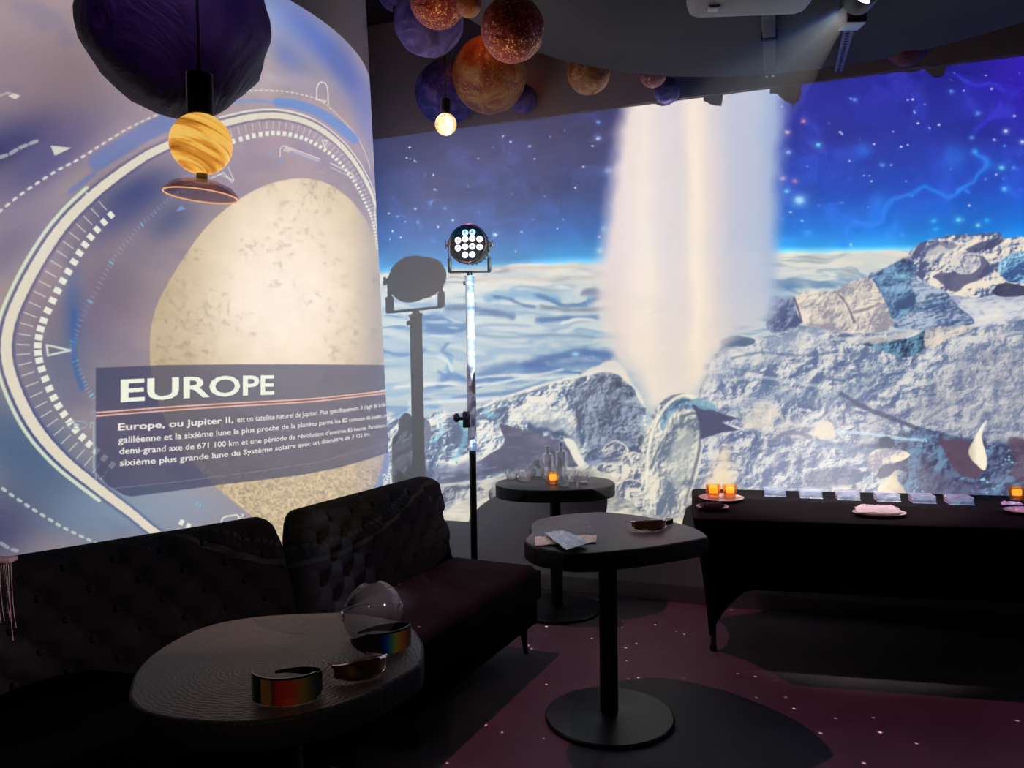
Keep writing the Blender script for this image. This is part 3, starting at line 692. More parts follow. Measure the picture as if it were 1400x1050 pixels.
def projector_light(name, pos, axis, right, ub, vb, W, H, surface, energy_gain, spot):
    """A spot light whose picture is computed texel by texel: texel -> ray -> surface(ray) -> radiant intensity."""
    axis = Vector(axis).normalized()
    right = (Vector(right) - axis * Vector(right).dot(axis)).normalized()
    up = right.cross(axis)
    u = ub[0] + (np.arange(W) + .5) / W * (ub[1] - ub[0])
    v = vb[0] + (np.arange(H) + .5) / H * (vb[1] - vb[0])
    U, V = np.meshgrid(u, v)
    D = np.array(axis) + U[..., None] * np.array(right) + V[..., None] * np.array(up)
    D /= np.linalg.norm(D, axis=-1)[..., None]
    I = surface(np.array(pos), D.reshape(-1, 3)).reshape(H, W, 3)
    pk = I.max()
    img = bpy.data.images.new(name + '_picture', W, H, alpha=False, float_buffer=True)
    img.colorspace_settings.name = 'Non-Color'
    A = np.ones((H, W, 4), np.float32)
    A[..., :3] = I / pk
    img.pixels.foreach_set(A.ravel())
    img.update()
    img.pack()
    l = bpy.data.lights.new(name, 'SPOT')
    l.energy = float(pk) * K_SPOT * energy_gain
    l.spot_size = spot
    l.spot_blend = 0.0
    l.shadow_soft_size = 0.0012
    o = bpy.data.objects.new(name, l)
    COL.objects.link(o)
    o.matrix_world = Matrix(((right.x, up.x, -axis.x, pos.x), (right.y, up.y, -axis.y, pos.y), (right.z, up.z, -axis.z, pos.z), (0, 0, 0, 1)))
    l.use_nodes = True
    nt = l.node_tree
    nt.nodes.clear()
    out = nt.nodes.new('ShaderNodeOutputLight')
    em = nt.nodes.new('ShaderNodeEmission')
    g = nt.nodes.new('ShaderNodeNewGeometry')
    def dot(vec):
        n = nt.nodes.new('ShaderNodeVectorMath')
        n.operation = 'DOT_PRODUCT'
        nt.links.new(g.outputs['Incoming'], n.inputs[0])
        n.inputs[1].default_value = vec
        return n.outputs['Value']
    def mth(op, a, b, c=None):
        n = nt.nodes.new('ShaderNodeMath')
        n.operation = op
        for i, x in enumerate((a, b, c)):
            if x is None:
                continue
            if isinstance(x, (int, float)):
                n.inputs[i].default_value = x
            else:
                nt.links.new(x, n.inputs[i])
        return n.outputs[0]
    dn = dot(axis)
    cu_ = mth('MULTIPLY_ADD', mth('DIVIDE', dot(right), dn), 1 / (ub[1] - ub[0]), -ub[0] / (ub[1] - ub[0]))
    cv_ = mth('MULTIPLY_ADD', mth('DIVIDE', dot(up), dn), 1 / (vb[1] - vb[0]), -vb[0] / (vb[1] - vb[0]))
    cmb = nt.nodes.new('ShaderNodeCombineXYZ')
    nt.links.new(cu_, cmb.inputs[0])
    nt.links.new(cv_, cmb.inputs[1])
    tx = nt.nodes.new('ShaderNodeTexImage')
    tx.image = img
    tx.extension = 'CLIP'
    nt.links.new(cmb.outputs[0], tx.inputs[0])
    nt.links.new(tx.outputs['Color'], em.inputs[0])
    nt.links.new(em.outputs[0], out.inputs[0])
    return o


def back_surface(cv):
    def f(L, D):
        n = np.array(WN)
        p0 = np.array(W1)
        t = ((p0 - L) @ n) / np.minimum(D @ n, -1e-3)
        P = L + D * t[:, None]
        px, py = photo_px(P)
        c = to_lin(cv.sample(px, py)) - 0.012
        c = np.maximum(c, 0.004)
        z = P[:, 2]
        s_ = (P - p0) @ np.array(WA)
        # lower edge of the picture fades out; shadows of hanging clamps are cut into the mask as notches
        top = 2.985
        m = smooth(.18, .50, z + .10 * smooth(0, .6, s_)) * (.0 + 1) + .05 * (z > .0)
        m = np.minimum(m, 1) * (z < top)
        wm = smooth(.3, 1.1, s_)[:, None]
        low_ = ((z > 0) * smooth(.55, .30, z))[:, None] * (to_lin(rgb(66, 60, 60)) * (1 - wm) + to_lin(rgb(92, 58, 46)) * wm) * .5  # dim warm glow added to the beam along the wall's foot
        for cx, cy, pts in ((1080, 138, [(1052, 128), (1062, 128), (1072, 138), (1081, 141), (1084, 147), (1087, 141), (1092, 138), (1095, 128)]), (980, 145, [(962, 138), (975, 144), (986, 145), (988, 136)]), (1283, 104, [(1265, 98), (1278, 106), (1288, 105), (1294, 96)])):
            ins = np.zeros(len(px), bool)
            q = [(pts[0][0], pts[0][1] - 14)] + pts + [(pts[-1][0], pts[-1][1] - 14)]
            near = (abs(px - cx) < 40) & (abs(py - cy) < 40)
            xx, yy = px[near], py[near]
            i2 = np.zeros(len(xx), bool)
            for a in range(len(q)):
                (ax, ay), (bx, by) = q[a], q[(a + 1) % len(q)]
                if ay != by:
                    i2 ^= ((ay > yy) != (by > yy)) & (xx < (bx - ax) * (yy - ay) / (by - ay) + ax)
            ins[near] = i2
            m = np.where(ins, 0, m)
        td, hd_ = drum_hit(L, D)
        m = np.where(hd_ & (td < t), 0, m)
        cos = np.maximum(-(D @ n), .15)
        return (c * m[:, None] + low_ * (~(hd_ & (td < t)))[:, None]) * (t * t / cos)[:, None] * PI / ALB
    return f


def drum_hit(L, D):
    cx, cy = DRUM_C.x, DRUM_C.y
    r = np.full(len(D), drum_r(1.8))
    for _ in range(5):
        a = D[:, 0] ** 2 + D[:, 1] ** 2
        b = (L[0] - cx) * D[:, 0] + (L[1] - cy) * D[:, 1]
        c = (L[0] - cx) ** 2 + (L[1] - cy) ** 2 - r * r
        disc = b * b - a * c
        ok = disc > 0
        t = (-b - np.sqrt(np.maximum(disc, 0))) / a
        z = L[2] + t * D[:, 2]
        r = 1.585 + 0.030 * (3.0 - np.clip(z, -3, 5))
    return t, ok & (t > 0)


def drum_surface(cv):
    def f(L, D):
        t, ok = drum_hit(L, D)
        P = L + D * t[:, None]
        px, py = photo_px(P)
        c = np.maximum(to_lin(cv.sample(px, py)) - .012, .003)
        n = P - np.array([DRUM_C.x, DRUM_C.y, 0])
        n[:, 2] = 0
        n /= np.linalg.norm(n, axis=1)[:, None] + 1e-9
        cos = np.maximum(-(D * n).sum(1), .12)
        z = P[:, 2]
        m = ok * (z < 3.0) * smooth(.10, .5, z)
        return c * m[:, None] * (t * t / cos)[:, None] * PI / ALB
    return f


def floor_surface(L, D):
    t = (0 - L[2]) / np.minimum(D[:, 2], -1e-3)
    P = L + D * t[:, None]
    x, y = P[:, 0], P[:, 1]
    n1, n2 = fbm(x * 1.1 + 5, y * 1.1 + 3, 4, 1), fbm(x * .7 + 9, y * .7, 3, 4)
    c = rgb(40, 13, 23) * (1 - smooth(.4, .62, n2))[:, None] + rgb(25, 12, 40) * smooth(.4, .62, n2)[:, None]
    c = c * (.75 + .6 * n1)[:, None]
    rs = np.random.RandomState(3)
    g = c.copy()
    for _ in range(210):
        sx, sy, sr = rs.uniform(-.6, 3.4), rs.uniform(2.3, 4.9), rs.uniform(.004, .0068)
        near = (abs(x - sx) < sr * 3) & (abs(y - sy) < sr * 3)
        d = ((x[near] - sx) ** 2 + (y[near] - sy) ** 2) / sr ** 2
        g[near] += np.exp(-d)[:, None] * rgb(290, 250, 260) * rs.uniform(.35, 1)
    cos = np.maximum(-D[:, 2], .2)
    edge = smooth(-.9, -.4, x) * smooth(4.4, 3.4, x) * smooth(1.9, 2.4, y) * smooth(.0, .05, (P - np.array(W1)) @ np.array(WN))
    return to_lin(g) * edge[:, None] * (t * t / cos)[:, None] * PI / .10

cvb, cvd = paint_back(), paint_drum()
PB_AX = -WN
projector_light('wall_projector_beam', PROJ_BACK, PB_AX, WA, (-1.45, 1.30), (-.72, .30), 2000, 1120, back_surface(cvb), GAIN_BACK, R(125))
_dax = Vector((-1.40, 3.35, 1.72)) - PROJ_DRUM
projector_light('drum_projector_beam', PROJ_DRUM, _dax, Vector((1, 0, 0)), (-.46, .46), (-.50, .50), 1900, 2000, drum_surface(cvd), GAIN_DRUM, R(66))
projector_light('floor_projector_beam', PROJ_FLOOR, Vector((1.6, -1.0, -3.25)), Vector((1, 0, 0)), (-.75, .75), (-.6, .6), 1400, 1100, floor_surface, GAIN_FLOOR, R(76))


def lamp(name, kind, loc, energy, color, size=.05, **kw):
    l = bpy.data.lights.new(name, kind)
    l.energy = energy
    l.color = color
    if kind == 'AREA':
        l.size = size
    else:
        l.shadow_soft_size = size
    for k, v in kw.items():
        if k != 'aim':
            setattr(l, k, v)
    o = bpy.data.objects.new(name, l)
    COL.objects.link(o)
    o.location = loc
    if 'aim' in kw:
        o.rotation_euler = (Vector(kw['aim']) - Vector(loc)).to_track_quat('-Z', 'Y').to_euler()
    return o


# a bluish spot added for the glow on the second sofa, a red-orange one above the hanging planets, an unseen warm uplight added below them
lamp('added_sofa_spot', 'SPOT', (-.50, 2.05, 3.3), 1100, (.62, .70, 1.0), .03, spot_size=R(10), spot_blend=1.0, aim=at_z(492, 806, .52))
lamp('orange_spotlight_beam', 'SPOT', (-.20, 3.95, 3.60), 5, (1.0, .24, .05), .10, spot_size=R(50), spot_blend=1.0, aim=(-.15, 4.55, 3.24))
lamp('planet_fill_light', 'SPOT', (-.15, 2.55, 1.75), 9, (1.0, .74, .55), .05, spot_size=R(52), spot_blend=.7, aim=(-.18, 3.62, 3.20))

lamp('violet_fill_light', 'SPOT', (.25, -.2, 2.7), 50, (.62, .38, .95), .05, spot_size=R(17), spot_blend=.8, aim=(-.72, 1.7, 2.25))  # unseen lamp added to lift the big dark planet out of black
lamp('table_fill_light', 'SPOT', (-.15, -1.2, 2.7), 34, (1.0, .78, .62), .04, spot_size=R(17), spot_blend=.8, aim=(-.50, 1.85, .74))  # unseen fill behind the camera, added for highlights on the visors

lamp('buffet_fill_light', 'SPOT', (1.60, 3.25, 2.84), 150, (1.0, .90, .86), .04, spot_size=R(36), spot_blend=.7, aim=(1.68, 3.90, .72))  # unseen overhead fill, added to brighten the plates and napkins
lamp('middle_table_fill_light', 'SPOT', (.75, 1.9, 2.84), 40, (.95, .97, 1.0), .04, spot_size=R(17), spot_blend=.6, aim=(.46, 3.12, .74))  # unseen fill added to brighten the glasses and packets

# ---------------------------------------------------------------- materials
MATS = {}


def mat(name, col, rough=.6, metal=0.0, spec=.5, bump=0.0, bscale=40.0, var=0.0, vscale=8.0, col2=None, emis=None, estr=0.0, trans=0.0, ior=1.45, alpha=1.0, coat=0.0, stretch=(1, 1, 1), sheen=0.0):
    if name in MATS:
        return MATS[name]
    m = bpy.data.materials.new(name)
    m.use_nodes = True
    nt = m.node_tree
    b = nt.nodes['Principled BSDF']
    b.inputs['Base Color'].default_value = (*col, 1)
    b.inputs['Roughness'].default_value = rough
    b.inputs['Metallic'].default_value = metal
    b.inputs['Specular IOR Level'].default_value = spec
    b.inputs['IOR'].default_value = ior
    b.inputs['Transmission Weight'].default_value = trans
    b.inputs['Alpha'].default_value = alpha
    b.inputs['Coat Weight'].default_value = coat
    b.inputs['Sheen Weight'].default_value = sheen
    tc = nt.nodes.new('ShaderNodeTexCoord')
    mp = nt.nodes.new('ShaderNodeMapping')
    mp.inputs['Scale'].default_value = stretch
    nt.links.new(tc.outputs['Object'], mp.inputs[0])
    if col2 is not None or var:
        n = nt.nodes.new('ShaderNodeTexNoise')
        n.inputs['Scale'].default_value = vscale
        n.inputs['Detail'].default_value = 5
        nt.links.new(mp.outputs[0], n.inputs['Vector'])
        r = nt.nodes.new('ShaderNodeValToRGB')
        c2 = col2 if col2 is not None else tuple(c * (1 - var) for c in col)
        r.color_ramp.elements[0].position = .38
        r.color_ramp.elements[1].position = .62
        r.color_ramp.elements[0].color = (*c2, 1)
        r.color_ramp.elements[1].color = (*col, 1)
        nt.links.new(n.outputs[0], r.inputs[0])
        nt.links.new(r.outputs[0], b.inputs['Base Color'])
        if emis == 'tex':
            nt.links.new(r.outputs[0], b.inputs['Emission Color'])
    if isinstance(emis, tuple):
        b.inputs['Emission Color'].default_value = (*emis, 1)
    b.inputs['Emission Strength'].default_value = estr
    if bump:
        n = nt.nodes.new('ShaderNodeTexNoise')
        n.inputs['Scale'].default_value = bscale
        n.inputs['Detail'].default_value = 4
        nt.links.new(mp.outputs[0], n.inputs['Vector'])
        bp = nt.nodes.new('ShaderNodeBump')
        bp.inputs['Strength'].default_value = bump
        bp.inputs['Distance'].default_value = .01
        nt.links.new(n.outputs[0], bp.inputs['Height'])
        nt.links.new(bp.outputs[0], b.inputs['Normal'])
    MATS[name] = m
    return m


def clear_mat(name, tint=(1, 1, 1), gloss=.12, rough=.03, edge=.6, body=(0.9, 0.92, 0.95), opa=.0):
    """thin clear glass or plastic: see-through, with a sheen that grows towards grazing angles"""
    m = bpy.data.materials.new(name)
    m.use_nodes = True
    nt = m.node_tree
    nt.nodes.clear()
    out = nt.nodes.new('ShaderNodeOutputMaterial')
    tr = nt.nodes.new('ShaderNodeBsdfTransparent')
    tr.inputs[0].default_value = (*tint, 1)
    gl = nt.nodes.new('ShaderNodeBsdfGlossy')
    gl.inputs['Roughness'].default_value = rough
    gl.inputs['Color'].default_value = (*body, 1)
    df = nt.nodes.new('ShaderNodeBsdfDiffuse')
    df.inputs[0].default_value = (*body, 1)
    lw = nt.nodes.new('ShaderNodeLayerWeight')
    lw.inputs['Blend'].default_value = .35
    mm = nt.nodes.new('ShaderNodeMath')
    mm.operation = 'MULTIPLY_ADD'
    nt.links.new(lw.outputs['Facing'], mm.inputs[0])
    mm.inputs[1].default_value = edge
    mm.inputs[2].default_value = gloss
    mx = nt.nodes.new('ShaderNodeMixShader')
    nt.links.new(mm.outputs[0], mx.inputs[0])
    nt.links.new(tr.outputs[0], mx.inputs[1])
    nt.links.new(gl.outputs[0], mx.inputs[2])
    m2 = nt.nodes.new('ShaderNodeMixShader')
    m2.inputs[0].default_value = opa
    nt.links.new(mx.outputs[0], m2.inputs[1])
    nt.links.new(df.outputs[0], m2.inputs[2])
    nt.links.new(m2.outputs[0], out.inputs[0])
    return m


M_screen = mat('screen_paint', (ALB, ALB, ALB), .9, spec=.1, bump=.06, bscale=60)
M_ceil = mat('dark_ceiling_paint', (.060, .052, .056), .95, spec=.1, var=.25, vscale=2)
M_canopy = mat('canopy_paint', (.085, .082, .095), .85, spec=.2, var=.2, vscale=2.5)
M_dark = mat('dark_wall_paint', (.035, .03, .035), .9, spec=.1, var=.2)
M_floor = mat('dark_floor', (.10, .085, .095), .55, spec=.25, bump=.05, bscale=90, var=.15, vscale=5)
M_base = mat('skirting_paint', (.32, .28, .26), .6, var=.1)
M_black = mat('black_powder_coat', (.012, .012, .013), .45, bump=.1, bscale=400)
M_blackmet = mat('black_metal_satin', (.02, .02, .022), .35, metal=.4, bump=.05, bscale=200)
M_plastic = mat('black_plastic', (.015, .015, .017), .4, bump=.04, bscale=150)
M_alu = mat('pale_aluminium', (.55, .56, .59), .5, metal=.1, bump=.05, bscale=120)
M_steel = mat('steel_bracket', (.42, .42, .45), .4, metal=.8, bump=.05, bscale=80, var=.2)
M_chrome = mat('chrome', (.85, .80, .78), .08, metal=1.0)
M_velvet = mat('black_velvet', (.0050, .0042, .0045), .85, spec=.03, bump=.35, bscale=22, var=.35, vscale=9)
M_seat = mat('redlit_velvet_seat', (.013, .0085, .0085), .8, spec=.06, bump=.3, bscale=18, var=.4, vscale=5)  # red floor light on the seat, put into the velvet's colour
M_velvet2 = mat('black_velvet_piping', (.003, .0025, .003), .8, spec=.03, bump=.2, bscale=60)
M_cloth = mat('black_stretch_cloth', (.010, .0085, .009), .85, spec=.08, bump=.12, bscale=300)
M_top = mat('black_lacquer_tabletop', (.042, .040, .040), .40, spec=.45, bump=.12, bscale=30, var=.2, vscale=4, stretch=(1, 3, 1))
M_edge = mat('rough_black_table_edge', (.010, .009, .009), .65, bump=.6, bscale=60, stretch=(1, 1, .4))


def grain_mat():
    m = mat('grained_dark_wood_top', (.105, .070, .052), .42, spec=.35, var=.3, vscale=3)
    nt = m.node_tree
    b = nt.nodes['Principled BSDF']
    tc = nt.nodes['Texture Coordinate']
    mp = nt.nodes.new('ShaderNodeMapping')
    mp.inputs['Location'].default_value = (.06, .02, 0)
    w = nt.nodes.new('ShaderNodeTexWave')
    w.wave_type = 'RINGS'
    w.rings_direction = 'Z'
    w.inputs['Scale'].default_value = 26
    w.inputs['Distortion'].default_value = 8
    w.inputs['Detail'].default_value = 4
    w.inputs['Detail Scale'].default_value = 1.4
    nt.links.new(tc.outputs['Object'], mp.inputs[0])
    nt.links.new(mp.outputs[0], w.inputs[0])
    bp = nt.nodes.new('ShaderNodeBump')
    bp.inputs['Strength'].default_value = .25
    bp.inputs['Distance'].default_value = .004
    nt.links.new(w.outputs['Fac'], bp.inputs['Height'])
    nt.links.new(bp.outputs[0], b.inputs['Normal'])
    return m


M_grain = grain_mat()


def planet_mat(name, c1, c2, c3, vscale=7, glitter=0.0, emit=0.0, rough=.6):
    m = bpy.data.materials.new(name)
    m.use_nodes = True
    nt = m.node_tree
    b = nt.nodes['Principled BSDF']
    b.inputs['Roughness'].default_value = rough
    tc = nt.nodes.new('ShaderNodeTexCoord')
    n = nt.nodes.new('ShaderNodeTexNoise')
    n.inputs['Scale'].default_value = vscale
    n.inputs['Detail'].default_value = 7
    n.inputs['Distortion'].default_value = 1.2
    nt.links.new(tc.outputs['Object'], n.inputs['Vector'])
    r = nt.nodes.new('ShaderNodeValToRGB')
    r.color_ramp.elements[0].position = .35
    r.color_ramp.elements[0].color = (*c1, 1)
    r.color_ramp.elements[1].position = .66
    r.color_ramp.elements[1].color = (*c3, 1)
    e = r.color_ramp.elements.new(.5)
    e.color = (*c2, 1)
    nt.links.new(n.outputs[0], r.inputs[0])
    last = r.outputs[0]
    if glitter:
        v = nt.nodes.new('ShaderNodeTexVoronoi')
        v.inputs['Scale'].default_value = 190
        nt.links.new(tc.outputs['Object'], v.inputs['Vector'])
        sx = nt.nodes.new('ShaderNodeSeparateColor')
        nt.links.new(v.outputs['Color'], sx.inputs[0])
        g = nt.nodes.new('ShaderNodeMath')
        g.operation = 'GREATER_THAN'
        g.inputs[1].default_value = 1 - glitter
        nt.links.new(sx.outputs[0], g.inputs[0])
        mx = nt.nodes.new('ShaderNodeMix')
        mx.data_type = 'RGBA'
        nt.links.new(g.outputs[0], mx.inputs['Factor'])
        nt.links.new(last, mx.inputs['A'])
        mx.inputs['B'].default_value = (.95, .48, .16, 1)
        last = mx.outputs['Result']
        nt.links.new(g.outputs[0], b.inputs['Metallic'])
        b.inputs['Roughness'].default_value = .4
    nt.links.new(last, b.inputs['Base Color'])
    bp = nt.nodes.new('ShaderNodeBump')
    bp.inputs['Strength'].default_value = .8
    bp.inputs['Distance'].default_value = .03
    nt.links.new(n.outputs[0], bp.inputs['Height'])
    nt.links.new(bp.outputs[0], b.inputs['Normal'])
    return m


def band_mat(name, stops, strength=1.0, scale=(1, 1, 1), rot=(0, 0, 0), noise_scale=6.0, emis=True, sx=7.0):
    """banded glass globe, lit from inside"""
    m = bpy.data.materials.new(name)
    m.use_nodes = True
    nt = m.node_tree
    b = nt.nodes['Principled BSDF']
    b.inputs['Roughness'].default_value = .35
    tc = nt.nodes.new('ShaderNodeTexCoord')
    mp = nt.nodes.new('ShaderNodeMapping')
    mp.inputs['Rotation'].default_value = rot
    nt.links.new(tc.outputs['Object'], mp.inputs[0])
    mp2 = nt.nodes.new('ShaderNodeMapping')
    mp2.inputs['Scale'].default_value = scale
    nt.links.new(mp.outputs[0], mp2.inputs[0])
    n = nt.nodes.new('ShaderNodeTexNoise')
    n.inputs['Scale'].default_value = noise_scale
    n.inputs['Detail'].default_value = 6
    n.inputs['Distortion'].default_value = .6
    nt.links.new(mp2.outputs[0], n.inputs['Vector'])
    r = nt.nodes.new('ShaderNodeValToRGB')
    cr = r.color_ramp
    while len(cr.elements) > 1:
        cr.elements.remove(cr.elements[0])
    cr.elements[0].position = stops[0][0]
    cr.elements[0].color = (*stops[0][1], 1)
    for p, c in stops[1:]:
        e = cr.elements.new(p)
        e.color = (*c, 1)
    nt.links.new(n.outputs[0], r.inputs[0])
    nt.links.new(r.outputs[0], b.inputs['Base Color'])
    if emis:
        nt.links.new(r.outputs[0], b.inputs['Emission Color'])
        b.inputs['Emission Strength'].default_value = strength
    return m


# ---------------------------------------------------------------- mesh builder
class MB:
    def __init__(s):
        s.v, s.f, s.m = [], [], []

    def add(s, V, F, M=None, mi=0):
        o = len(s.v)
        for p in V:
            p = Vector(p)
            s.v.append(tuple(M @ p if M is not None else p))
        for f in F:
            s.f.append(tuple(i + o for i in f))
            s.m.append(mi)
        return s

    def box(s, a, b, M=None, bev=0.0, mi=0):
        bm = bmesh.new()
        bmesh.ops.create_cube(bm, size=1)
        a, b = Vector(a), Vector(b)
        for v in bm.verts:
            v.co = Vector(((a.x + b.x) / 2 + v.co.x * (b.x - a.x), (a.y + b.y) / 2 + v.co.y * (b.y - a.y), (a.z + b.z) / 2 + v.co.z * (b.z - a.z)))
        if bev:
            bmesh.ops.bevel(bm, geom=bm.edges[:], offset=bev, segments=3, profile=.5, affect='EDGES')
        s.bm(bm, M, mi)
        return s

    def bm(s, bm, M=None, mi=0):
        bm.verts.index_update()
        s.add([v.co.copy() for v in bm.verts], [[v.index for v in f.verts] for f in bm.faces], M, mi)
        bm.free()

    def lathe(s, prof, n=32, M=None, mi=0, closed=False, cap=True):
        V, F = [], []
        for r, z in prof:
            for i in range(n):
                a = 2 * PI * i / n
                V.append((r * math.cos(a), r * math.sin(a), z))
        k = len(prof)
        for j in range(k - 1 + (1 if closed else 0)):
            for i in range(n):
                a, b = j * n + i, j * n + (i + 1) % n
                c, d = ((j + 1) % k) * n + (i + 1) % n, ((j + 1) % k) * n + i
                F.append((a, b, c, d))
        if cap and not closed:
            if prof[0][0] > 1e-6:
                F.append(tuple(range(n))[::-1])
            if prof[-1][0] > 1e-6:
                F.append(tuple((k - 1) * n + i for i in range(n)))
        return s.add(V, F, M, mi)

    def cyl(s, p, q, r, r2=None, n=20, mi=0):
        p, q = Vector(p), Vector(q)
        M = Matrix.Translation(p) @ (q - p).to_track_quat('Z', 'Y').to_matrix().to_4x4()
        L = (q - p).length
        return s.lathe([(r, 0), (r if r2 is None else r2, L)], n, M, mi)

    def tube(s, pts, r, n=8, closed=False, mi=0, flat=None):
        pts = [Vector(p) for p in pts]
        V, F = [], []
        m = len(pts)
        for i, p in enumerate(pts):
            a = pts[(i - 1) % m] if (closed or i) else p
            b = pts[(i + 1) % m] if (closed or i < m - 1) else p
            t = (b - a).normalized()
            up = Vector((0, 0, 1)) if abs(t.z) < .9 else Vector((1, 0, 0))
            x = t.cross(up).normalized()
            y = x.cross(t).normalized()
            rr = r[i] if isinstance(r, (list, tuple)) else r
            for k in range(n):
                an = 2 * PI * k / n
                q = p + x * math.cos(an) * rr * (flat or 1) + y * math.sin(an) * rr
                V.append(q)
        for i in range(m if closed else m - 1):
            for k in range(n):
                a, b = i * n + k, i * n + (k + 1) % n
                c, d = ((i + 1) % m) * n + (k + 1) % n, ((i + 1) % m) * n + k
                F.append((a, b, c, d))
        if not closed:
            F.append(tuple(range(n)))
            F.append(tuple((m - 1) * n + k for k in range(n))[::-1])
        return s.add(V, F, None, mi)

    def sphere(s, c, r, seg=24, rings=14, sc_=(1, 1, 1), M=None, mi=0):
        V, F = [], []
        c = Vector(c)
        for j in range(rings + 1):
            ph = PI * j / rings
            for i in range(seg):
                a = 2 * PI * i / seg
                V.append(c + Vector((r * sc_[0] * math.sin(ph) * math.cos(a), r * sc_[1] * math.sin(ph) * math.sin(a), r * sc_[2] * math.cos(ph))))
        for j in range(rings):
            for i in range(seg):
                F.append((j * seg + i, (j + 1) * seg + i, (j + 1) * seg + (i + 1) % seg, j * seg + (i + 1) % seg))
        return s.add(V, F, M, mi)

    def prism(s, P, z0, z1, bev=.006, mi_top=0, mi_side=1, steps=3):
        """solid of outline P (x, y), rounded at its top and bottom rims"""
        n = len(P)
        c = Vector((sum(p[0] for p in P) / n, sum(p[1] for p in P) / n))
        N = []
        for i in range(n):
            a, b = Vector(P[i - 1]), Vector(P[(i + 1) % n])
            t = (b - a).normalized()
            q = Vector((t.y, -t.x))
            if q.dot(Vector(P[i]) - c) < 0:
                q = -q
            N.append(q)
        rings = [(bev * (1 - math.sin(a)), z0 + bev * (1 - math.cos(a))) for a in [k * PI / 2 / steps for k in range(steps + 1)]]
        rings += [(bev * (1 - math.cos(a)), z1 - bev * (1 - math.sin(a))) for a in [k * PI / 2 / steps for k in range(steps + 1)]]
        V = []
        for off, z in rings:
            for i in range(n):
                V.append((P[i][0] - N[i].x * off, P[i][1] - N[i].y * off, z))
        o = len(s.v)
        F = []
        for j in range(len(rings) - 1):
            for i in range(n):
                F.append((j * n + i, j * n + (i + 1) % n, (j + 1) * n + (i + 1) % n, (j + 1) * n + i))
        s.add(V, F, None, mi_side)
        s.add([], [], None)
        k = (len(rings) - 1) * n
        s.f.append(tuple(o + k + i for i in range(n)))
        s.m.append(mi_top)
        s.f.append(tuple(o + i for i in range(n))[::-1])
        s.m.append(mi_side)
        return s

    def build(s, name, mats, parent=None, smooth_=True, angle=40, origin=None):
        me = bpy.data.meshes.new(name)
        o3 = Vector(origin) if origin is not None else None
        V = [tuple(Vector(p) - o3) for p in s.v] if o3 is not None else s.v
        me.from_pydata(V, [], s.f)
        bm = bmesh.new()
        bm.from_mesh(me)
        bmesh.ops.remove_doubles(bm, verts=bm.verts, dist=1e-6)
        bmesh.ops.recalc_face_normals(bm, faces=bm.faces)
        bm.to_mesh(me)
        bm.free()
        mats = mats if isinstance(mats, (list, tuple)) else [mats]
        for m in mats:
            me.materials.append(m)
        if len(me.polygons) == len(s.m):
            me.polygons.foreach_set('material_index', s.m)
        if smooth_:
            me.shade_smooth()
            try:
                me.set_sharp_from_angle(angle=R(angle))
            except Exception:
                pass
        o = bpy.data.objects.new(name, me)
        COL.objects.link(o)
        if o3 is not None:
            o.location = o3
        if parent is not None:
            o.parent = parent
        return o


def tag(o, label=None, cat=None, group=None, kind=None):
    if label:
        o['label'] = label
    if cat:
        o['category'] = cat
    if group:
        o['group'] = group
    if kind:
        o['kind'] = kind
    return o


def thing(name, loc, label, cat, group=None, rz=0.0, rot=None):
    e = bpy.data.objects.new(name, None)
    e.empty_display_size = .05
    COL.objects.link(e)
    e.location = loc
    e.rotation_euler = rot if rot else (0, 0, rz)
    return tag(e, label, cat, group)


def kids(o):
    return [c for c in COL.objects if c.parent == o]


def dup(root, loc, rz=None, label=None):
    r = root.copy()
    COL.objects.link(r)
    r.location = loc
    if rz is not None:
        r.rotation_euler = (0, 0, rz)
    if label:
        r['label'] = label
    for ch in kids(root):
        c = ch.copy()
        COL.objects.link(c)
        c.parent = r
        for g in kids(ch):
            d = g.copy()
            COL.objects.link(d)
            d.parent = c
    return r

# ---------------------------------------------------------------- the room
def struct(name, mb, m, **k):
    return tag(mb.build(name, m, None, **k), kind='structure')


struct('floor', MB().box((-4.3, -2.6, -.1), (4.8, 7.2, 0)), M_floor, smooth_=False)
struct('ceiling', MB().box((-4.3, -2.6, CEIL), (4.8, 7.2, CEIL + .1)), M_ceil, smooth_=False)
struct('wall_left', MB().box((-4.4, -2.6, 0), (-4.3, 7.2, CEIL)), M_dark, smooth_=False)
struct('wall_right', MB().box((4.8, -2.6, 0), (4.9, 7.2, CEIL)), M_dark, smooth_=False)
struct('wall_rear', MB().box((-4.3, -2.7, 0), (4.8, -2.6, CEIL)), M_dark, smooth_=False)
MW = Matrix(((WA.x, -WN.x, 0, W1.x), (WA.y, -WN.y, 0, W1.y), (0, 0, 1, 0), (0, 0, 0, 1)))     # x along the back wall, y into it
_xl, _xr = (-4.3 - W1.x) / WA.x, (4.8 - W1.x) / WA.x
struct('wall_back', MB().box((_xl, 0, 0), (_xr, .1, CEIL), MW), M_screen, smooth_=False)
struct('baseboard_back', MB().box((-.9, -.016, 0), (_xr, 0, .095), MW, bev=.003), M_base)
prof = [(drum_r(0), 0)] + [(drum_r(z), z) for z in (.5, 1, 1.5, 2, 2.5, 3, 3.4)] + [(drum_r(CEIL), CEIL)]
struct('wall_drum', MB().lathe(prof, 160, Matrix.Translation(DRUM_C), cap=False), M_screen)
struct('trim_1', MB().box((_xl, -.012, 2.992), (_xr, 0, CEIL), MW), mat('dark_upper_wall_paint', (.50, .41, .40), .9, spec=.1), smooth_=False)
